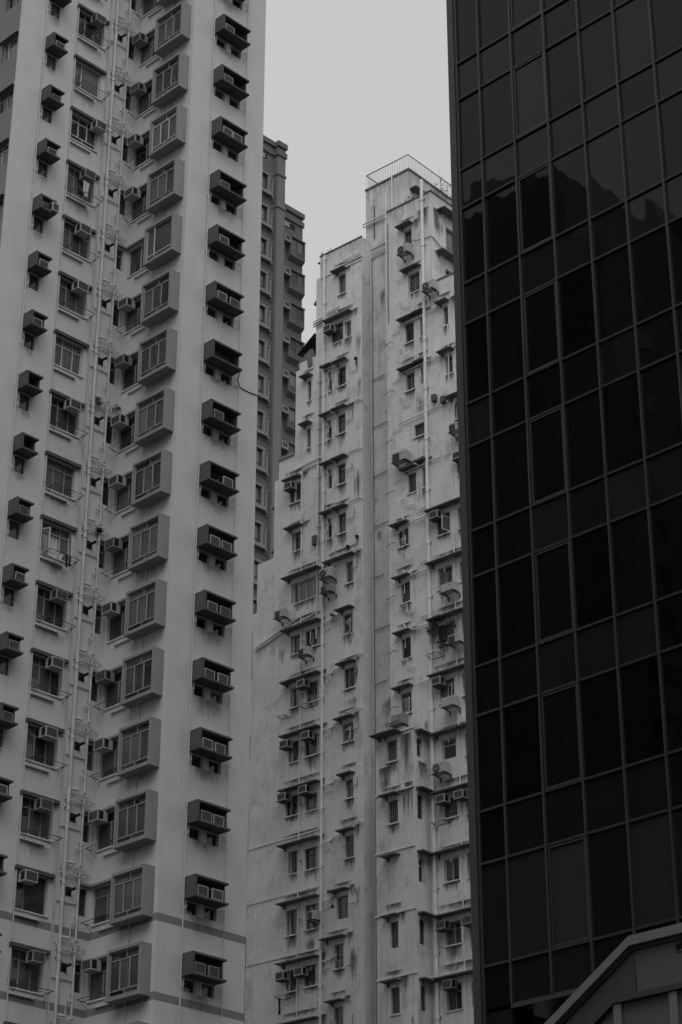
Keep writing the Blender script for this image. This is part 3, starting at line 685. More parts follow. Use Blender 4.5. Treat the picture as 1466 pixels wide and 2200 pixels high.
MW = [(-57.69, -57.17, 64.08, 65.05, 'plain', 'M', 'none', 1), (-57.43, -56.71, 61.18, 62.28, 'pair', 'M', 'full', 1), (-57.69, -57.13, 58.35, 59.45, 'single', 'D', 'blind-', 1), (-56.72, -56.47, 58.38, 59.45, 'single', 'D', 'none', (-57.0, -56.37)),
      (-57.69, -57.14, 55.59, 56.58, 'pair', 'M', 'none', 1), (-56.74, -56.50, 55.65, 56.58, 'single', 'M', 'none', (-57.0, -56.37)), (-57.22, -56.52, 52.83, 53.52, 'plain', 'D', 'none', 0), (-56.74, -56.50, 49.96, 51.04, 'plain', 'D', 'none', (-57.0, -56.37)),
      (-57.65, -57.15, 49.90, 50.96, 'plain', 'D', 'none', 1), (-58.29, -57.66, 47.25, 48.15, 'single', 'D', 'none', 1), (-58.16, -57.62, 44.28, 45.34, 'single', 'D', 'none', 1), (-58.16, -57.62, 41.47, 42.50, 'single', 'D', 'left-', 1), (-58.26, -57.63, 38.75, 39.76, 'single', 'M', 'none', 1),
      # right-hand part
      (-55.27, -54.97, 58.41, 59.46, 'single', 'M', 'none', 1), (-55.20, -54.76, 55.60, 56.58, 'single', 'M', 'left', 1), (-54.70, -54.25, 52.9, 53.85, 'plain', 'M', 'none', (-55.1, -54.0)), (-54.66, -54.2, 49.9, 50.75, 'plain', 'D', 'none', 0),
      (-55.94, -55.17, 47.09, 48.15, 'slider', 'D', 'none', (-56.42, -53.6)), (-54.70, -54.3, 47.09, 48.14, 'single', 'M', 'full', 0), (-55.93, -55.11, 44.31, 45.39, 'pairT', 'M', 'left', (-56.42, -53.6)), (-54.67, -54.2, 44.34, 45.33, 'single', 'M', 'none', 0),
      (-56.06, -55.10, 41.55, 42.52, 'slider', 'D', 'none', (-56.42, -53.6)), (-54.62, -54.2, 41.6, 42.52, 'single', 'M', 'none', 0), (-55.99, -55.15, 38.67, 39.75, 'slider', 'M', 'full', (-56.42, -53.6)), (-54.67, -54.2, 38.71, 39.74, 'single', 'M', 'none', 0),
      (-55.93, -55.14, 35.95, 36.90, 'single', 'L', 'full-', (-56.42, -53.6)), (-54.63, -54.2, 35.92, 36.90, 'single', 'M', 'none', 0), (-55.87, -55.14, 33.22, 34.13, 'slider', 'D', 'none', (-56.42, -53.6)), (-54.68, -54.2, 33.20, 34.04, 'slider', 'M', 'full', 0),
      (-55.96, -55.14, 30.35, 31.38, 'slider', 'L', 'blind', (-56.42, -53.6)), (-54.69, -54.2, 30.34, 31.40, 'plain', 'L', 'none', 0), (-55.95, -55.10, 27.55, 28.56, 'pair', 'M', 'both', (-56.42, -53.6)), (-54.61, -54.2, 27.51, 28.5, 'single', 'M', 'none', 0),
      (-55.94, -55.15, 24.75, 25.87, 'pair', 'M', 'both-', (-56.42, -53.6)), (-54.63, -54.2, 24.74, 25.77, 'single', 'D', 'none', 0), (-55.94, -55.15, 21.95, 23.0, 'pair', 'M', None, (-56.42, -53.6)), (-54.63, -54.2, 21.95, 22.9, 'single', 'D', None, 0)]
UW = [(-58.2, -57.62, 36.1, 37.10, 'single', 'M', 'none', 1), (-58.15, -57.6, 33.2, 34.25, 'pair', 'D', 'none', 1), (-58.1, -57.65, 27.6, 28.75, 'plain', 'D', 'blind-', 1), (-58.1, -57.62, 24.75, 25.9, 'single', 'D', 'blind-', 1), (-58.1, -57.62, 22, 23.1, 'single', 'D', None, 1)]
RW = [(70.32, 70.72, 36.1, 37.0, 'single', 'M', 'none', 0), (70.30, 70.74, 33.2, 34.35, 'single', 'D', 'none', 0), (70.32, 70.74, 30.35, 31.45, 'single', 'L', 'none', 0), (70.32, 70.74, 27.6, 28.7, 'single', 'D', 'none', 0), (70.32, 70.74, 24.75, 25.85, 'single', 'D', 'blind-', 0), (70.32, 70.74, 22, 23.1, 'single', 'D', 'none', 0)]
TW = [(72.40, 73.9, 63.70, 65.2, 'third', 'M', 'full', 0), (72.3, 73.6, 61.5, 62.6, 'slider', 'D', 'none', 0)]
H = lambda L: [q[:4] for q in L]
wall(FL, [(-64.08, -61.17, 0, ROOF), (-64.33, -64.08, 0, 65.42), (-65.72, -64.33, 0, 60.1), (-66.82, -65.72, 0, 55.38), (-67.10, -66.82, 0, 54.23), (-68.2, -67.10, 0, 49.82), (-76, -68.2, 0, 47.1)], H(LW), M_OLD, .16)
B2.part('wall', MB().quad((AL, 61.17, 0), (AS, 61.17, 0), (AS, 61.17, ROOF), (AL, 61.17, ROOF)).mesh('wall', M_OLD))
wall(FS, [(-61.47, -58.5, 0, 70.2)], [], M_OLD2)
wall(FM, [(-58.86, -55.9, 0, ROOF), (-55.9, -50, 0, 61.2)], H(MW), M_OLD, .16)
wall(FU, [(-58.86, -56.65, 0, 37.42)], H(UW), M_OLD2, .16)
wall(FR2, [(AB, AM, 0, 37.42)], H(RW), M_OLD2, .14)
wall(FR1, [(AM, 79, 60, ROOF)], H(TW), M_OLD, .16)
B2.part('wall', MB().quad((AS, 58.5, 66), (80, 58.5, 66), (80, 58.5, 70.2), (AS, 58.5, 70.2)).mesh('wall', M_OLD2))
rf = MB()
rf.quad((AS, 61.47, 70.2), (AS, 58.5, 70.2), (80, 58.5, 70.2), (80, 61.47, 70.2)).quad((AM, 58.86, ROOF - .25), (AM, 55.9, ROOF - .25), (80, 55.9, ROOF - .25), (80, 58.86, ROOF - .25))
rf.quad((AM, 55.9, 60.7), (AM, 50, 60.7), (80, 50, 60.7), (80, 55.9, 60.7)).quad((AL, 64.3, ROOF - .3), (AL, 61.17, ROOF - .3), (80, 61.17, ROOF - .3), (80, 64.3, ROOF - .3))
for b0, b1, z in ((64.33, 65.72, 60.0), (65.72, 66.82, 55.3), (66.82, 67.1, 54.2), (67.1, 68.2, 49.8), (68.2, 76, 47.05)): rf.quad((AL, b1, z), (AL, b0, z), (80, b0, z), (80, b1, z))
rf.quad((AB, 58.86, 37.4), (AB, 56.65, 37.4), (AM, 56.65, 37.4), (AM, 58.86, 37.4))
B2.part('roof', rf.mesh('roof', M_OLDTRIM))
bk = MB()
for b0, b1, z in ((61.17, 64.08, ROOF), (64.33, 65.72, 60.1), (65.72, 66.82, 55.38), (66.82, 67.1, 54.23), (67.1, 68.2, 49.82), (68.2, 76, 47.1)):
    bk.quad((AL, b1, 0), (AL, b1, z), (80, b1, z), (80, b1, 0)).quad((80, b0, 0), (80, b1, 0), (80, b1, z), (80, b0, z))
bk.quad((AS, 61.47, 66), (AS, 61.47, 70.2), (80, 61.47, 70.2), (80, 61.47, 66)).quad((AL, 64.33, 60), (AL, 64.33, 65.42), (80, 64.33, 65.42), (80, 64.33, 60)).quad((80, 50, 0), (80, 50, 61.2), (80, 61.47, 61.2), (80, 61.47, 0)).quad((80, 55.9, 61), (80, 61.5, 61), (80, 61.5, 70.2), (80, 55.9, 70.2))
B2.part('wall', bk.mesh('wall', M_OLD))
for a_, b_, c_ in ((-64.05, -61.9, 66), (-65.65, -64.05, 60), (-66.7, -65.65, 55.2), (-67.05, -66.7, 54), (-68.1, -67.05, 49.6), (-75.9, -68.1, 47)): interior(FL, a_, b_, 0, c_, .8)
interior(FM, -58.8, -50, 0, 60.6, .9); interior(FM, -58.8, -56.6, 60.6, 66, .9); interior(FU, -58.8, -57.2, 0, 37.3, .8); interior(FR1, AM + .9, 79, 60, 66, .9)
interior(FR2, AB + .15, AM, 0, 37.3, .6)
# parapet copings, string courses
TR = lambda f, u0, u1, z0, z1, o=.03, name='string_course', m=M_OLD: f.part(name, MB().box(u0, u1, -o, .0, z0, z1).mesh(name, m))
for z in (34.72, 32.0, 29.08): TR(FL, -76, -63.78, z, z + .07)
TR(FL, -64.1, -61.14, ROOF - .02, ROOF + .05, .04, 'coping', M_OLDTRIM); TR(FM, -58.88, -55.88, ROOF - .02, ROOF + .05, .05, 'coping', M_OLDTRIM); TR(FM, -55.9, -50, 61.15, 61.24, .04, 'coping', M_OLDTRIM)
TR(FR1, AM - .04, 79, ROOF - .02, ROOF + .05, .05, 'coping', M_OLDTRIM); TR(FS, -61.5, -58.47, 70.16, 70.25, .06, 'coping', M_OLDTRIM)
B2.part('coping', MB().box(AS, 80, 58.44, 58.5, 70.16, 70.25).mesh('coping', M_OLDTRIM))
for z in (39.9 - 2.79, 35.0, 32.3, 29.5, 26.7): TR(FU, -58.9, -56.62, z - .4 if z < 36 else z + .25, z - .32 if z < 36 else z + .35, .05)
TR(FS, -61.1, -58.9, 66.2, 66.32, .05); TR(FL, -64.0, -61.15, 65.28, 65.38, .04); TR(FL, -62.9, -61.15, 65.5, 65.56, .03)
FRM = {'L': M_FRAME_L, 'M': M_FRAME_M, 'D': M_FRAME_D}
HOODS = {}
def hood(face, u0, u1, z, out=.37, t=.05):
    wd = round(u1 - u0, 2); key = (wd, out)
    if key not in HOODS:
        mb = MB().prism([(-out, .0), (-out, .045), (0, t + .03), (0, 0)], 'x', 0, wd)
        for x in ((.22,) if wd > .9 else (.18,)): mb.prism([(0, .0), (-.2, .0), (-.06, -.2), (0, -.2)], 'x', x, x + .05)
        HOODS[key] = mb.mesh('window_hood', M_OLDTRIM)
    return face.part('window_hood', HOODS[key], u0, 0, z)
WIN = {}
for face, L in ((FL, LW), (FM, MW), (FU, UW), (FR2, RW), (FR1, TW)):
    for q in L:
        u0, u1, z0, z1, st, fr, cu, hd = q
        skip = ()
        if cu == 'none' and random.random() < .5: cu = random.choice(('full-', 'left', 'blind-', 'right-'))
        o = window(face, u0, u1, z0, z1, st, FRM[fr], .13, cu, skip, bars=(5 if random.random() < .3 and u1 - u0 > .4 else 0))
        WIN[(u0, z0)] = o
        if hd == 1: hood(face, u0 - .30, u1 + .12, z1 + .22)
        elif hd: hood(face, hd[0], hd[1], z1 + .26, .41 if hd[1] - hd[0] > 2 else .37)
        if u1 - u0 > .45 and random.random() < .7:
            face.part('sill', MB().box(u0 - .06, u1 + .06, -.05, 0, z0 - .06, z0).mesh('sill', M_OLD))
rs = random.Random(31)
for face, L in ((FL, LW), (FM, MW), (FU, UW)):
    for q in L:
        u0, u1, z0, z1 = q[:4]
        if rs.random() < .85: stain(face, u0 - .1, u1 + .15, z0 - .05, rs.uniform(.4, 1.2))
        if q[7] and rs.random() < .9:
            a, b = (u0 - .3, u1 + .12) if q[7] == 1 else q[7]
            ht = rs.uniform(.25, .6); stain(face, a - .05, b + .2, z1 + .3 + ht, ht)       # soot washed onto the wall above the canopy
            if rs.random() < .7: stain(face, b - .1, b + rs.uniform(.25, .5), z1 + .42, rs.uniform(.5, 1.3))
for i in range(46):
    f, a, b, zt = rs.choice(((FL, -64.0, -61.3, 66.6), (FL, -68, -64.2, 46), (FM, -58.7, -56.0, 66.6), (FS, -61.2, -58.9, 66), (FS, -61.2, -58.9, 66), (FU, -58.7, -56.9, 37.3), (FR1, 71.3, 73, 66.6), (FL, -63.6, -61.2, 40)))
    u = rs.uniform(a, b); z = rs.uniform(22, zt) if f is not FR1 else rs.uniform(63.5, zt); wd = rs.uniform(.2, .9)
    stain(f, u, min(u + wd, b + .1), z, rs.uniform(.6, 2.8), M_STAINR)
stain(FU, -58.8, -57.2, 37.0, 1.6); stain(FU, -57.5, -56.7, 37.2, 3.5); stain(FU, -57.3, -56.66, 34.9, 2.6); stain(FU, -58.8, -57.9, 35.9, 2.0); stain(FR2, 70.12, 70.5, 37.0, 2.2); stain(FR2, 70.3, 71.1, 35.9, 1.4); stain(FR1, 71.3, 72.0, 65.9, 2.4); stain(FM, -56.9, -55.95, 65.9, 2.0)
hood(FU, -58.35, -57.5, 31.65); hood(FR2, 70.2, 71.15, 37.25, .36); hood(FR2, 70.2, 71.15, 34.55, .36); hood(FR2, 70.2, 71.15, 31.65, .36); hood(FR2, 70.2, 71.15, 28.9, .36); hood(FR2, 70.2, 71.15, 26.05, .36)
hood(FR1, 71.7, 78, 65.85, .5); hood(FR1, 71.5, 78, 63.2, .5)
hood(FU, -58.85, -57.35, 37.36, .5)
FPR = Face(B2, 0, 58.5, 0); hood(FPR, AS + .05, 75.0, 68.95, .45)
open_sash(WIN[(-64.90, 44.2)], .45, .05, .42, .62, 1.2, 'left'); open_sash(WIN[(-62.44, 44.22)], .02, .03, .55, .68, .35, 'left'); open_sash(WIN[(-62.49, 38.68)], .02, .03, .62, .62, .35, 'left')
open_sash(WIN[(-58.26, 38.75)], .02, .03, .58, .68, .3, 'left'); open_sash(WIN[(-58.29, 47.25)], .0, -.1, .6, .55, .4, 'left'); open_sash(WIN[(-55.94, 47.09)], .72, .05, .5, .75, 1.3, 'right')
open_sash(WIN[(-55.99, 38.67)], .42, .05, .42, .75, .5, 'left'); open_sash(WIN[(-54.70, 52.9)], .02, .05, .4, .75, 1.2, 'left'); open_sash(WIN[(-62.79, 58.2)], .02, .05, .3, .7, 1.1, 'left', M_FRAME_D)
open_sash(WIN[(-66.04, 35.84)], .38, .0, .36, .8, 1.0, 'left', M_FRAME_D); open_sash(WIN[(-62.95, 27.98)], .02, -.05, .5, .4, .5, 'left', M_FRAME_M)
# pipes
CL = [24.5 + 2.79 * i for i in range(16)]
def vp(f, u, z0, z1, r, m=M_PIPEOLD, cl=True, d=None): return pipe(f, [(u, -(d or r + .03), z0), (u, -(d or r + .03), z1)], r, m, 'drain_pipe', [c for c in CL if z0 < c < z1] if cl else ())
vp(FL, -63.70, 0, 66.6, .065); vp(FL, -64.12, 44.5, 62.0, .03); vp(FL, -63.98, 49.0, 60.0, .022, M_PIPEDIRTY); vp(FL, -65.15, 20, 46.2, .028, M_PIPEOLD); vp(FL, -65.18, 48.3, 54.2, .028)
vp(FM, -56.38, 0, 67.6, .085); vp(FM, -54.92, 20, 52.5, .028); vp(FM, -54.96, 53.6, 58.3, .026, M_PIPEOLD)
vp(FS, -61.12 + .02, 0, 65.9, .028, M_PIPEOLD); vp(FS, -61.02, 0, 65.5, .018, M_PIPEDIRTY, False)
for i, (du, r) in enumerate(((-59.18, .03), (-59.3, .022), (-59.42, .018), (-59.06, .035))): vp(FS, du, 0, 66.0 - .3 * i, r, M_PIPEDIRTY if i % 2 else M_OLD2, i == 0)
vp(FM, -58.80, 58, 68.0, .03); vp(FM, -58.70, 60, 66, .02, M_PIPEDIRTY, False); vp(FS, -59.6, 66.5, 70.3, .04, M_PIPEOLD, False); vp(FS, -60.85, 66.8, 68.9, .025, M_DARK, False)
pipe(FS, [(-61.6, -.1, 68.0), (-59.6, -.1, 68.0), (-59.5, -.1, 67.2)], .045, M_PIPEOLD); pipe(FS, [(-61.6, -.1, 67.82), (-59.7, -.1, 67.82)], .035, M_PIPEOLD)
P_ = lambda f, pts, r, m=M_PIPEOLD: pipe(f, pts, r * 1.3, m, 'branch_pipe', n=6)
rr = random.Random(5)
for i in range(16):                                   # waste branches on the upright pipes, floor by floor
    z = 24.3 + 2.79 * i
    if 27 < z < 60:
        L_ = rr.uniform(.9, 1.7)
        if z > 47: P_(FL, [(-63.68, -.09, z + 1.75), (-63.68 + L_, -.09, z + 1.75), (-63.68 + L_, -.09, z + 2.0)], .025); P_(FL, [(-64.2, -.07, z + 1.2), (-63.4, -.07, z + 1.22), (-63.4, -.07, z + .75), (-63.55, -.09, z + .68)], .026); P_(FL, [(-62.95, -.05, z + 1.2), (-62.9, -.05, z + .5), (-63.1, -.07, z + .1)], .022)
        else: P_(FL, [(-63.68, -.08, z + 1.35), (-63.05, -.08, z + 1.37), (-63.0, -.08, z + 1.65)], .026); P_(FL, [(-63.2, -.07, z + 1.38), (-62.75, -.07, z + 1.52)], .022)
        if rr.random() < .7: P_(FL, [(-62.2, -.06, z + 1.9), (-61.3, -.06, z + 1.92), (-61.15, -.05, z + 1.8)], .02)
        P_(FM, [(-56.40, -.11, z + 1.72), (-57.6 - rr.uniform(0, .5), -.09, z + 1.68), (-57.95, -.09, z + 2.1)] if z > 40 else [(-56.40, -.11, z + 1.72), (-57.1, -.09, z + 1.7), (-57.1, -.09, z + 2.15)], .028)
        if z > 40: P_(FM, [(-58.5, -.06, z + 1.4), (-57.9, -.06, z + 1.42), (-57.9, -.06, z + .9)], .018); P_(FM, [(-56.4, -.1, z + 2.2), (-56.85, -.1, z + 2.15), (-56.85, -.1, z + 2.45)], .03)
        if z > 44: P_(FM, [(-56.35, -.1, z + 1.75), (-55.65, -.08, z + 1.78), (-55.6, -.08, z + 2.05)], .026)
        P_(FS, [(-61.05, -.06, z + .4), (-60.1 + rr.uniform(-.3, .2), -.06, z + .45)], .016, M_PIPEDIRTY); P_(FM, [(-58.98, -.06, z + .9), (-58.45, -.2, z + .9), (-58.4, -.05, z + .9)], .016, M_PIPEDIRTY)
P_(FL, [(-68.2, -.06, 45.15), (-65.4, -.06, 45.95), (-65.15, -.06, 46.0)], .035); P_(FL, [(-68.2, -.06, 45.0), (-65.9, -.06, 45.6), (-63.9, -.05, 45.95)], .03)
P_(FL, [(-65.7, -.06, 54.35), (-64.0, -.06, 54.5), (-63.8, -.06, 54.4)], .03); P_(FL, [(-65.2, -.06, 54.15), (-64.2, -.06, 54.2)], .03)
for i in range(4): P_(FL, [(-63.6 + .1 * i, -.08, 62.95 - .12 * i), (-62.6 - .1 * i, -.08, 63.0 - .12 * i), (-62.55 - .1 * i, -.08, 62.85 - .12 * i)], .02, M_PIPEDIRTY if i == 1 else M_PIPEOLD)
for i in range(3): P_(FL, [(-64.45, -.08, 62.75 - .15 * i), (-63.7, -.1, 62.78 - .15 * i)], .028, M_PIPEDIRTY if i else M_PIPEOLD)
for i in range(4): P_(FS, [(-61.1, -.06, 66.0 - .12 * i), (-60.0, -.06, 66.05 - .12 * i), (-59.4, -.06, 66.02 - .12 * i)], .02, M_PIPEOLD)
for i in range(3): P_(FL, [(-62.4, -.06, 65.75 - .14 * i), (-61.2, -.06, 65.78 - .14 * i)], .022)
rq = random.Random(21)
for i in range(13):
    z = 25.0 + 2.79 * i
    if z > 38: P_(FM, [(-58.05, -.08, z + 2.35), (-57.75, -.08, z + 2.36), (-57.75, -.08, z + 1.95), (-57.3, -.09, z + 1.9)], .02); P_(FM, [(-57.0, -.1, z + 2.5), (-57.0, -.1, z + 1.3)], .02)
    u = rq.uniform(-61.9, -61.4); P_(FL, [(u - .5, -.07, z + .2), (u, -.07, z + .22), (u, -.07, z + rq.uniform(.5, .9))], .016, M_PIPEDIRTY)
    if rq.random() < .6: P_(FM, [(-55.0, -.07, z + 1.1), (-55.5, -.07, z + 1.08), (-55.5, -.07, z + rq.uniform(.5, .8))], .018)
    P_(FL, [(-63.55, -.06, z + .3), (-63.2, -.06, z + .32), (-63.2, -.06, z + .75), (-63.0, -.06, z + .78)], .017)
    if z < 45: P_(FL, [(-65.15, -.06, z + .1), (-64.95, -.06, z + .1), (-64.9, -.06, z - .15)], .016, M_PIPEDIRTY)
FM.part('cable', MB().tube([(-57.4, -.4, 64.0), (-56.9, -.1, 64.1), (-56.4, -.05, 64.0), (-55.95, -.05, 63.95), (-55.88, -.02, 63.95)], .02, 5).mesh('cable', M_DARK))
FR1.part('cable', MB().tube([(71.25, -.04, 63.95), (71.8, -.05, 63.7), (72.4, -.05, 63.35), (73.2, -.05, 63.3), (75, -.05, 63.6)], .02, 5).mesh('cable', M_DARK))
# peeled render beside one window, exhaust stub
FL.part('broken_render', MB().prism([(-61.66, 41.4), (-61.56, 41.7), (-61.5, 42.1), (-61.6, 42.5), (-61.72, 42.7), (-61.7, 41.5)], 'y', -.012, .01).mesh('broken_render', M_PIPEDIRTY))
FL.part('exhaust_vent', MB().tube([(-63.0, .02, 45.4), (-63.0, -.3, 45.38)], .07, 10).mesh('exhaust_vent', M_OLDTRIM)); FL.part('exhaust_vent', MB().tube([(-63.05, .02, 30.9), (-63.05, -.06, 30.9)], .07, 10).mesh('exhaust_vent', M_VENT))
for u, z in ((-61.55, 59.3), (-62.1, 48.75), (-61.5, 49.1)): FL.part('wall_lamp', MB().box(u - .05, u + .08, -.16, -.02, z, z + .14).tube([(u, -.03, z), (u, -.03, z - .35)], .02, 5).mesh('wall_lamp', M_DARK))
for u, z in ((-55.85, 54.3), (-55.3, 57.3 - 3.3)): FM.part('exhaust_box', MB().box(u - .12, u + .12, -.22, 0, z, z + .35).mesh('exhaust_box', M_GRILLE))
FL.part('exhaust_box', MB().box(-64.35, -64.1, -.2, 0, 49.6, 50.1).mesh('exhaust_box', M_GRILLE))

# roof railing
rl = ob('roof_railing', None, None, B2.R @ Vector((AS, 58.5, 70.25)), MR); tag(rl, 'dark steel railing round the roof of the stained white block', 'railing')
RH = .95
ob('top_rail', MB().tube([(.05, 2.95, RH), (.05, .06, RH), (7.2, .06, RH)], .028, 6).tube([(.05, 2.95, RH), (3.5, 2.95, RH)], .028, 6).mesh('top_rail', M_ROD), rl)
ob('bottom_rail', MB().tube([(.05, 2.95, .06), (.05, .06, .06), (7.2, .06, .06)], .014, 6).mesh('bottom_rail', M_ROD), rl)
BAR = MB().tube([(0, 0, 0), (0, 0, RH)], .009, 4).mesh('bar', M_ROD)
n = 24
for i in range(n + 1): ob('bar', BAR, rl, (.05, .06 + 2.89 * i / n, 0))
for i in range(1, 58): ob('bar', BAR, rl, (.05 + .125 * i, .06, 0))
for i in range(1, 27): ob('bar', BAR, rl, (.05 + .13 * i, 2.95, 0))
# terrace awning and folded tarpaulin
aw = ob('terrace_awning', None, None, B2.R @ Vector((AL, 64.3, 60.1)), MR); tag(aw, 'dark sheet-metal awning over the upper left terrace of the white block', 'awning')
ob('awning_sheet', MB().prism([(.05, 1.95), (1.25, 1.15), (1.25, 1.09), (.05, 1.89)], 'x', -.1, 3.2).mesh('awning_sheet', M_AWN), aw)
ob('awning_frame', MB().tube([(-.05, 1.22, 1.12), (3.1, 1.22, 1.12)], .03, 5).tube([(.1, .05, 1.0), (.1, 1.22, 1.1)], .025, 5).tube([(1.2, .05, 1.0), (1.2, 1.22, 1.1)], .025, 5).tube([(.3, 1.2, 0), (.3, 1.2, 1.1)], .025, 5).mesh('awning_frame', M_GRILLE), aw)
tp = ob('tarpaulin', MB().prism([(.25, .05), (.9, .0), (1.35, .55), (.7, 1.05), (.3, 1.2), (.1, .7)], 'x', .03, .12).prism([(.2, .1), (.5, .05), (.6, .9), (.3, 1.1)], 'x', -.04, .02).mesh('tarpaulin', M_TARP), None, B2.R @ Vector((AL, 64.35, 60.1)), MR); tag(tp, 'folded grey tarpaulin leaning on the upper left terrace parapet', 'tarpaulin')
B2.part('parapet', MB().box(AL, AL + .12, 64.33, 65.47, 60.1, 60.68).box(AL, AL + .12, 65.47, 65.73, 60.1, 60.25).mesh('parapet', M_OLD)); B2.part('parapet', MB().box(AL - .06, AL + .1, 65.75, 66.85, 55.3, 55.48).mesh('parapet', M_PIPEDIRTY))
for b, z, nm in ((64.33, 64.2, 0), (67.1, 52.9, 1), (67.1, 50.4, 2)):                # hoods on the hidden left side, seen edge-on
    B2.part('window_hood', MB().prism([(b, z + .1), (b + .42, z - .08), (b + .42, z - .03), (b, z + .45)], 'x', AL + .25, AL + 1.1).mesh('window_hood', M_OLDTRIM))
# plants
p = B2.R @ Vector((75.3, 58.15, 68.3)); pl = plant(p, 'leafy wild shrub growing below the roof railing of the white block', 'shrub', 'roof_shrub', 300, .75, 2.9, .10, None, False)
p = B2.R @ Vector((AM + .1, 57.3, ROOF)); plant(p, 'low weeds along the parapet under the roof railing', 'plant', 'parapet_weed', 45, .35, .3, .10, None, False)
p = B2.R @ Vector((AL + .1, 64.0, ROOF)); plant(p, 'small weed at the left end of the lower roof parapet', 'plant', 'parapet_weed', 40, .15, .22, .09, None, False)
p = B2.R @ Vector((AL + .1, 63.5, ROOF)); plant(p, 'tiny weed to the right of the parapet corner weed', 'plant', 'parapet_weed', 18, .16, .25, .07, None, False)
for u, z, n, rx, h, s in ((-56.05, 42.0, 260, .3, .8, .12), (-55.55, 41.3, 160, .3, .35, .1), (-54.95, 41.95, 160, .25, .55, .11), (-55.7, 42.75, 90, .35, .2, .1)):
    p, _ = FM.world(u, -.35, z - .1)
    plant(p, {-56.05: 'tall bushy potted plant hanging at the cluttered right-hand window', -55.55: 'low potted plant on the rack under the cluttered window', -54.95: 'potted plant standing on a condenser at the right-hand window', -55.7: 'trailing plant on the canopy above the cluttered window'}[u], 'plant', 'potted_plant', n, rx, h, s, 'plants at one cluttered window', u != -55.7)
drying_rack(FM, -56.35, 40.95, .7, 'dark rack jutting left of the cluttered window with plants', 'racks on the white block', .5, 2)
drying_rack(FM, -56.3, 33.0, .8, 'small rack under a right-hand window near the glass tower', 'racks on the white block', .4, 2)
drying_rack(FL, -66.1, 27.15, .5, 'short rack with a hanging dark cloth at lower left', 'racks on the white block', .5, 1); cloth(FL, -65.9, .4, 27.1, .15, .75, 'dark cloth hanging from the short rack at lower left', M_CLOTH_D)
drying_rack(FL, -64.85, 41.05, .55, 'short rack under a left-hand window of the white block', 'racks on the white block', .45, 1); drying_rack(FL, -66.35, 40.9, .45, 'bent rack with pegs at the left of two windows', 'racks on the white block', .35, 2)

# air conditioners of the white block
G = 'air conditioners of the white block'
for u, z, lab in ((-63.45, 61.55, 'window air conditioner under the wide canopy near the roof of the white block'), (-66.05, 53.2, 'lone air conditioner in the upper left window of the stepped block'),
                  (-65.05, 42.05, 'small air conditioner between two left-hand windows of the white block'), (-66.1, 39.2, 'air conditioner in the left of two windows beside a longer-corded unit'), (-64.72, 39.3, 'air conditioner with a dangling cord above a dark window'),
                  (-66.2, 36.55, 'air conditioner over an open dark casement at lower left'), (-64.85, 36.6, 'air conditioner over a paired window at lower left'), (-66.15, 27.95, 'dusty air conditioner above the rack with a dark cloth'), (-65.0, 27.95, 'air conditioner right of the dusty one at lower left'), (-64.8, 25.2, 'air conditioner at the bottom edge of the white block'),
                  (-56.05, 47.85, 'air conditioner above an outswung pale casement near the glass tower'), (-56.1, 39.45, 'air conditioner beside an open casement near the glass tower'), (-54.6, 50.5, 'air conditioner cut by the edge of the glass tower'), (-56.0, 33.85, 'air conditioner over the small rack near the glass tower'), (-54.98, 33.8, 'air conditioner at the column edge above a curtained window'),
                  (-56.15, 28.2, 'grey air conditioner over paired windows near the glass tower'), (-54.7, 28.15, 'air conditioner touching the glass tower edge, lower right'), (-55.85, 25.6, 'lowest air conditioner of the white block near the glass tower')):
    f = FM if u > -60 else FL
    air_conditioner(f, u, z, lab, G, .50, .36, .45, tray=True)
G = 'outdoor condensers of the white block'
condenser(FL, -66.55, 46.05, 'grey outdoor condenser on a bracket left of the four-pane window', G, .75, .5, fan='grille'); condenser(FL, -64.95, 43.55, 'outdoor condenser below the open casement on the left', G, .75, .5, fan='grille')
condenser(FL, -63.6, 47.3, 'outdoor condenser with round fan under a canopy beside the pipe', G, .85, .6); condenser(FL, -63.5, 46.5, 'older outdoor condenser directly below the round-fan one', G, .75, .45, fan='grille', casing=M_CASE2)
condenser(FM, -57.75, 63.3, 'outdoor condenser on a bracket below the top window of the white block', G, .8, .6); condenser(FM, -56.2, 60.45, 'outdoor condenser with round fan at the corner below the roof', G, .8, .6)
condenser(FM, -58.25, 51.5, 'large outdoor condenser on a dark shelf in the middle', G, 1.0, .62, fan='grille'); condenser(FM, -55.45, 43.75, 'pale outdoor condenser under a right-hand window, no fan showing', G, .9, .5, fan='none'); condenser(FM, -55.1, 41.1, 'outdoor condenser under the plants near the glass tower', G, .85, .5, fan='grille')
condenser(FM, -55.55, 38.15, 'whitish outdoor condenser on an angled bracket near the glass tower', G, .85, .55, fan='none'); condenser(FM, -56.15, 35.15, 'outdoor condenser with black round fan beside the thick pipe', G, .85, .58)
condenser(FM, -58.35, 37.95, 'grimy outdoor condenser standing on the stained slab', G, .85, .6, fan='none', casing=M_CASE2, off=.35); condenser(FM, -54.75, 51.9, 'boxy condenser cut off by the glass tower edge', G, .8, .55, fan='grille'); condenser(FL, -64.2, 30.3, 'pale condenser box beside the thick pipe at lower left', G, .6, .5, fan='grille')

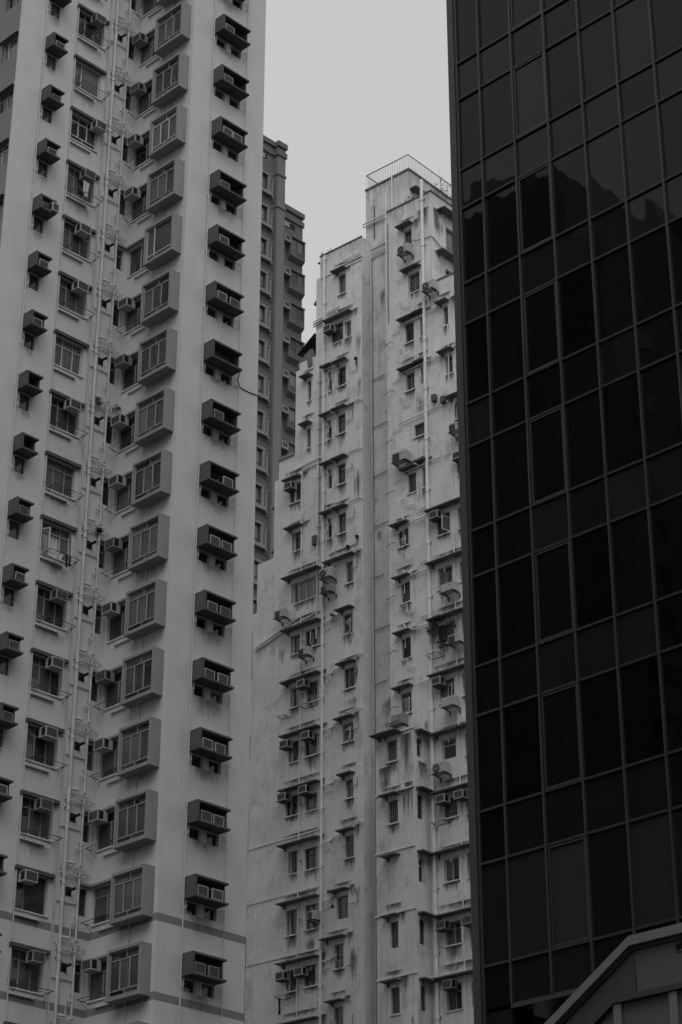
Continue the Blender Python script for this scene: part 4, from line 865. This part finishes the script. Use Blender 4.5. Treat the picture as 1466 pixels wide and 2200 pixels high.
#@@BACK
# ================================================================== darker tower behind
KB = 92.5 / 95.0
def kx(x): return x * KB
def kz(z): return 1.6 + (z - 1.6) * KB
B3 = Bld('far_apartment_tower', (88, 95, 0), 'dark grey apartment tower with pale window surrounds in the gap behind')
FK = Face(B3, 0, 92.5, 0)
fk = 2.88 * KB; zt0 = kz(96.67)
ux0, ux1 = kx(86.6), kx(89.10) - .1
hK = []; hK2 = []
for i in range(20):
    z1 = zt0 - i * fk; hK.append((ux0 + .55, ux1, z1 - 1.45, z1))
zb0 = kz(92.28)
for i in range(19):
    z1 = zb0 - i * fk
    hK2.append((kx(91.1) + .3, kx(92.63) - .15, z1 - 1.35, z1 - .05))
wall(FK, [(kx(84), kx(89.7), 0, kz(99.0))], hK, M_BACK, .2)
wall(FK, [(kx(90.48), kx(92.68), 0, kz(94.2))], hK2, M_BACK, .2)
interior(FK, kx(84), kx(89.7), 0, kz(99), .9); interior(FK, kx(90.5), kx(92.6), 0, kz(94), .9)
B3.part('wall', MB().quad((kx(92.68), 92.5, 0), (kx(92.68), 104, 0), (kx(92.68), 104, kz(94.2)), (kx(92.68), 92.5, kz(94.2))).quad((kx(90.48), 92.5, 0), (kx(90.48), 104, 0), (kx(90.48), 104, kz(99)), (kx(90.48), 92.5, kz(99))).quad((kx(84), 104, 0), (kx(84), 104, kz(94)), (kx(92.68), 104, kz(94)), (kx(92.68), 104, 0)).quad((kx(84), 92.5, 0), (kx(84), 92.5, kz(99)), (kx(84), 104, kz(99)), (kx(84), 104, 0)).mesh('wall', M_BACK))
B3.part('roof', MB().quad((kx(84), 92.5, kz(98.8)), (kx(90.48), 92.5, kz(98.8)), (kx(90.48), 104, kz(98.8)), (kx(84), 104, kz(98.8))).quad((kx(90.48), 92.5, kz(94)), (kx(92.68), 92.5, kz(94)), (kx(92.68), 104, kz(94)), (kx(90.48), 104, kz(94))).mesh('roof', M_BACK))
FK.part('pilaster', MB().box(kx(89.7), kx(90.48), -.35, .3, 0, kz(99.6)).mesh('pilaster', M_BACKPIL))
for za, o in ((kz(99.55), .14), (kz(98.75), .10)):
    FK.part('cornice', MB().box(kx(84), kx(89.7) - .08, -o, 0, za, za + .42).mesh('cornice', M_BACK))
    FK.part('cornice', MB().box(kx(89.7) - .08, kx(90.48) + .08, -.35 - o, .4, za + .002, za + .43).mesh('cornice', M_BACK))
for za in (kz(97.0), kz(94.1)): FK.part('cornice', MB().box(kx(89.7) - .06, kx(90.48) + .06, -.42, .3, za, za + .16).mesh('cornice', M_BACKPIL))
for za, o in ((kz(94.6), .14), (kz(93.85), .10)): FK.part('cornice', MB().box(kx(90.48) + .001, kx(92.68) + .08, -o, 4, za, za + .40).mesh('cornice', M_BACK))
FK.part('parapet', MB().box(kx(84), kx(90.48), .0, .3, kz(99.0), kz(99.6)).mesh('parapet', M_BACK)); FK.part('parapet', MB().box(kx(90.48), kx(92.68), .0, .3, kz(94.2), kz(94.7)).mesh('parapet', M_BACK))
lou = FK.part('louvre_opening', MB().box(kx(90.55), kx(91.9), -.006, .02, kz(93.15), kz(93.65)).mesh('louvre_opening', M_VENT))
for i in range(2): ob('louvre_blade', MB().box(kx(90.55) + .05, kx(91.3), -.03, -.01, kz(93.25) + .2 * i, kz(93.25) + .2 * i + .09).mesh('louvre_blade', M_FLUOR), lou)
lou = FK.part('louvre_opening', MB().box(kx(88.0), kx(88.9), -.006, .02, kz(98.1), kz(98.6)).mesh('louvre_opening', M_VENT))
for i in range(2): ob('louvre_blade', MB().box(kx(88.1), kx(88.7), -.03, -.01, kz(98.18) + .2 * i, kz(98.18) + .2 * i + .09).mesh('louvre_blade', M_FLUOR), lou)
tw = ux1 - ux0 - .55
TRIM = MB().box(-.12, 0, -.1, 0, -.12, 1.56).box(tw, tw + .22, -.1, 0, -.12, 1.56).box(-.12, tw + .22, -.12, 0, 1.45, 1.60).box(-.2, tw + .25, -.28, 0, -.32, -.04).mesh('window_surround', M_BACKTRIM)
TRIM2 = MB().box(0, .12, -.2, 0, -.3, 1.15).box(-.02, .14, -.24, 0, 1.15, 1.25).box(-.02, .16, -.26, 0, -.42, -.3).mesh('side_trim', M_BACKTRIM)
bw_ = kx(92.60) - kx(91.1)
BAY2 = MB().box(0, bw_, -.34, 0, -.16, -.02).box(0, .12, -.34, 0, -.02, 1.4).box(bw_ - .1, bw_, -.34, 0, -.02, 1.4).box(0, bw_ + .03, -.38, 0, 1.4, 1.50).prism([(-.34, -.16), (0, -.16), (0, -.45)], 'x', 0, bw_).mesh('bay_window', M_BACK)
for i in range(20):
    z0 = zt0 - i * fk - 1.45
    window(FK, ux0 + .55, ux1, z0, z0 + 1.45, 'third', M_FRAME_D, .1, random.choice(('full+', 'full+', 'both+', 'full', 'blind+')))  # curtains kept pale to imitate sky reflected in these panes
    FK.part('window_surround', TRIM, ux0 + .55, 0, z0); FK.part('side_trim', TRIM2, ux1 + .28, 0, z0)
    FK.part('floor_band', MB().box(kx(84), kx(89.7) - .002, -.03, 0, z0 - .62, z0 - .54).mesh('floor_band', M_BACK))
for i in range(19):
    z0 = zb0 - i * fk - 1.45
    bo = FK.part('bay_window', BAY2, kx(91.1) + .02, 0, z0)
    me, lights = frame_mesh(bw_ - .22, 1.42, 'third', .05)
    ob('window_frame', me, bo, (.12, -.28, -.02), material=M_FRAME_D)
    for a, b, c, e in lights: ob('pane', PANE, bo, (.12 + a, -.26, -.02 + c), scale=(b - a, 1, e - c))
    if random.random() < .8: ob('curtain', random.choice(CURT), bo, (.14, -.17, .4), scale=(bw_ - .3, 1, .95), material=random.choice(M_CURT[2:]))  # pale curtain colour doubles as sky reflection in the bay panes
    ob('security_bars', bars_mesh(bw_ - .24, .42, 7), bo, (.13, -.31, 0))
    FK.part('ledge', MB().box(0, .62, -.42, 0, 0, .1).mesh('ledge', M_BACKTRIM), kx(90.48) + .02, 0, z0 + .75)
    if i < 12: air_conditioner(FK, kx(90.48) + .04, z0 + .86, 'air conditioner beside the %s bay from the top of dark tower behind' % ORD[i], 'air conditioners of the dark tower behind', .55, .42, .42, casing=M_CASE)

#@@GLASS
# ================================================================== dark glass tower
XG, GF = 40.0, 4.005
GB = Bld('glass_office_tower', (45, 25, 0), 'black glass curtain wall office tower filling the right side')
FG = Face(GB, XG, 0, 1)
ys = [34.30, 33.41] + [33.41 - 1.258 * i for i in range(1, 14)]
Z0 = 16.15; NF = 10; GTOP = Z0 + GF * NF + 1.2
GB.part('wall', MB().box(XG + .12, 62, -12, 34.55, 15.12, GTOP).mesh('wall', M_BODY)); GB.part('wall', MB().box(XG + 1.5, 60, -10, 33.5, 0, 15.1).mesh('wall', M_BODY))
GB.part('corner_column', MB().box(XG - .10, XG + .6, 34.36, 34.60, 0, GTOP).mesh('corner_column', M_STEEL2)); GB.part('corner_column', MB().box(XG - .06, XG + .1, 34.27, 34.352, 0, GTOP).mesh('corner_column', M_STEEL))
GB.part('soffit', MB().box(XG - .05, XG + 1.6, -12, 33.45, 14.98, 15.10).mesh('soffit', M_STEEL2)); GB.part('plinth_wall', MB().box(XG + .02, XG + .8, 33.46, 34.26, 0, 15.0).mesh('plinth_wall', M_BODY))
GPANE = MB().quad((0, 0, 0), (1, 0, 0), (1, 0, 1), (0, 0, 1)).mesh('glass_pane', M_CW)
rg = random.Random(3)
def gp(name, y1, y0, z0, z1, m):
    wd, h = y1 - y0, z1 - z0
    o = FG.part(name, GPANE, -y1, .0, z0, scale=(wd, 1, h), material=m)
    o.rotation_euler = (rad(rg.gauss(0, .16)), rad(0), o.rotation_euler[2] + rad(rg.gauss(0, .16)))
    return o
BLINDS = {(2, 6), (4, 5), (4, 6), (5, 6), (5, 5), (2, 7)}
for f in range(NF):
    zb = Z0 + GF * f; zt = zb + 2.62; zn = zb + GF
    for c in range(len(ys) - 1):
        gp('glass_pane', ys[c], ys[c + 1], zb, zt, M_CWB if (c, f) in BLINDS or (f == 0) else M_CW)
        gp('spandrel_panel', ys[c], ys[c + 1], zt, zn, M_CWS)
        if c == 2:
            a, b = -ys[c] + .05, -ys[c + 1] - .05; q = .05
            FG.part('sash_frame', MB().box(a, a + q, -.045, 0, zb + .05, zt - .05).box(b - q, b, -.045, 0, zb + .05, zt - .05).box(a + q, b - q, -.043, 0, zb + .05, zb + .05 + q).box(a + q, b - q, -.043, 0, zt - .05 - q, zt - .05).mesh('sash_frame', M_STEEL))
for c in range(len(ys) - 1): gp('spandrel_panel', ys[c], ys[c + 1], 15.1, Z0, M_CWS)
for y in ys[1:]: FG.part('mullion', MB().box(-y - .038, -y + .038, -.07, .06, 15.1, Z0 + GF * NF).box(-y + .02, -y + .03, -.082, -.07, 15.1, Z0 + GF * NF).mesh('mullion', M_STEEL))
for f in range(NF):
    zb = Z0 + GF * f
    for z in (zb, zb + 2.62):
        for c in range(len(ys) - 1):
            FG.part('transom', MB().box(-ys[c] + .038, -ys[c + 1] - .038, -.06, .05, z - .032, z + .032).box(-ys[c] + .038, -ys[c + 1] - .038, -.066, -.06, z - .002, z + .028).mesh('transom', M_STEEL))

#@@BRIDGE
# ================================================================== footbridge corner, lower right
S = 24 / 18.0; XR = 24.0
def sz(z): return 1.6 + (z - 1.6) * S
BR = ob('footbridge', None, None, (XR, 16, 0)); tag(BR, 'grey footbridge parapet with stair slope at the lower right corner', 'footbridge')
def bp_(name, poly, x0, x1, m):      # polygon in (y,z) extruded over x
    return ob(name, MB().prism([(y - 16, z) for y, z in poly], 'x', x0 - XR, x1 - XR).mesh(name, m), BR)
y_c, z_c = 13.389 * S, sz(8.076); y_s, z_s = 14.561 * S, sz(7.363)
sl_ = (z_s - z_c) / (y_s - y_c); yE = y_c + 6.5; zE = z_c + sl_ * 6.5; Y0 = 5.0
def off(v): return [(Y0, z_c - v), (y_c, z_c - v), (yE, zE - v * 1.22)]
def strip(a, b): A, B = off(a), off(b); return A + B[::-1]
bp_('cap_rail', strip(0, .135), XR - .09, XR + .12, M_CAP); bp_('cap_trim', strip(.135, .19), XR - .02, XR + .06, M_CAPD)
yr = 13.624 * S
def low(v): z = sz(7.468) - v; return [(Y0, z), (yr, z), (yE, z + sl_ * (yE - yr))]
A, B = low(0), low(.08); bp_('lower_rail', A + B[::-1], XR - .10, XR + .02, M_CAPD)
bp_('parapet_panel', [(Y0, z_c - .19), (y_c - .02, z_c - .19), (y_c - .02, sz(7.468) - .02), (Y0, sz(7.468) - .02)], XR + .02, XR + .05, M_PANEL)
q = off(.19); A = low(.02)
bp_('glass_panel', [(y_c, q[1][1]), q[2], A[2], A[1], (y_c, A[0][1])], XR + .02, XR + .04, M_GLASSDIRTY)
A, B = low(.08), low(1.4); bp_('side_panel', A + B[::-1], XR + .0, XR + .08, M_PANEL2)
for y in (13.6 * S, 12.885 * S, 12.17 * S, 11.45 * S): bp_('post', [(y - .065, sz(7.40)), (y + .065, sz(7.40)), (y + .065, sz(7.40) - 1.3), (y - .065, sz(7.40) - 1.3)], XR - .07, XR + .05, M_CAP)
bp_('deck', [(Y0, sz(7.40) - 1.3), (y_c + .3, sz(7.40) - 1.3), (y_c + .3, sz(7.4) - 1.0), (Y0, sz(7.4) - 1.0)], XR + .1, XR + 3.4, M_PANEL2)
stp = MB()
for i in range(18):
    y = y_c + .3 + .3 * i; z = sz(7.4) - 1.0 - .175 * (i + 1); stp.box(.1, 3.4, y - 16, y - 16 + .32, z - .25, z)
ob('stair_flight', stp.mesh('stair_flight', M_PANEL2), BR)
bp_('far_parapet', strip(.0, .9), XR + 3.3, XR + 3.4, M_PANEL)
for y in (8, 17): bp_('pier', [(y - .4, 0), (y + .4, 0), (y + .4, sz(7.4) - 1.3), (y - .4, sz(7.4) - 1.3)], XR + 1.3, XR + 2.1, M_PANEL2)
bp_('stair_soffit_beam', [(17.9, sz(7.4) - 1.6), (18.4, sz(7.4) - 1.6), (17.9, sz(7.4) - .75)], XR + .6, XR + 1.1, M_CAPD)
fc = bpy.data.curves.new('sign_lettering', 'FONT'); fc.body = '#H'; fc.size = .15; fc.extrude = .001; fc.offset = .005; fc.materials.append(M_INK)
tmp = bpy.data.objects.new('tmp_text', fc); COL.objects.link(tmp)
bpy.context.view_layer.update()
tme = bpy.data.meshes.new_from_object(tmp.evaluated_get(bpy.context.evaluated_depsgraph_get())); bpy.data.objects.remove(tmp)
tx = ob('sign_lettering', tme, BR, (XR + .016 - XR, 12.85 * S - 16, sz(7.835))); tx.rotation_euler = (rad(90), 0, rad(-90))
bp_('sign_underline', [(12.835 * S, sz(7.80)), (12.4 * S, sz(7.80)), (12.4 * S, sz(7.80) + .012), (12.835 * S, sz(7.80) + .012)], XR + .014, XR + .019, M_INK)

#@@OPP
# ================================================================== blocks across the street, seen only mirrored in the dark glass
def opposite(name, x0, x1, y0, y1, h, label, steps=(), gable=None):
    b = Bld(name, ((x0 + x1) / 2, (y0 + y1) / 2, 0), label)
    b.part('wall', MB().box(x0, x1, y0, y1, 0, h).mesh('wall', M_OPP))
    for i, (a0, a1, c0, c1, hh) in enumerate(steps): b.part('roof_house', MB().box(a0, a1, c0, c1, h, h + hh).mesh('roof_house', M_OPP))
    if gable: b.part('gable_roof', MB().prism(gable[:3], 'x', gable[3], gable[4]).mesh('gable_roof', M_OPP))
    wm = MB().box(0, .05, 0, 1.6, 0, 1.3).mesh('window', M_OPPW); wn = MB().box(0, 1.6, 0, .05, 0, 1.3).mesh('window', M_OPPW)
    z = h - 4
    while z > h - 50:
        y = y0 + 1.2
        while y < y1 - 2: b.part('window', wm, (x1, y, z)); y += 3.4
        x = x0 + 1.2
        while x < x1 - 2: b.part('window', wn, (x, y0 - .05, z)); x += 4
        z -= 3.2
opposite('opposite_apartment_block', -34, -12, 67.6, 86, 80, 'grey apartment block mirrored dark in the left glass panes', ((-33, -12.1, 69.2, 85.8, 3.2), (-32, -12.2, 70.1, 85.6, 6.0), (-31, -12.3, 73.8, 85.4, 7.6), (-30, -12.4, 76.5, 78, 8.6)))
opposite('opposite_slim_tower', -62, -40, 70, 89, 100.5, 'slimmer grey tower mirrored dark in the middle glass panes', steps=((-60, -40.1, 85.6, 87.6, 3.6),), gable=((81.6, 100.5), (84.8, 100.5), (83.2, 104.6), -47, -40.2))
opposite('opposite_low_block', -45, -22, 38, 60, 70, 'lower grey block mirrored dark in the right-hand glass panes', ((-36, -28, 44, 52, 6),))
opposite('opposite_corner_block', -30, 10, -52, -28, 58, 'grey block standing behind the viewer across the street')
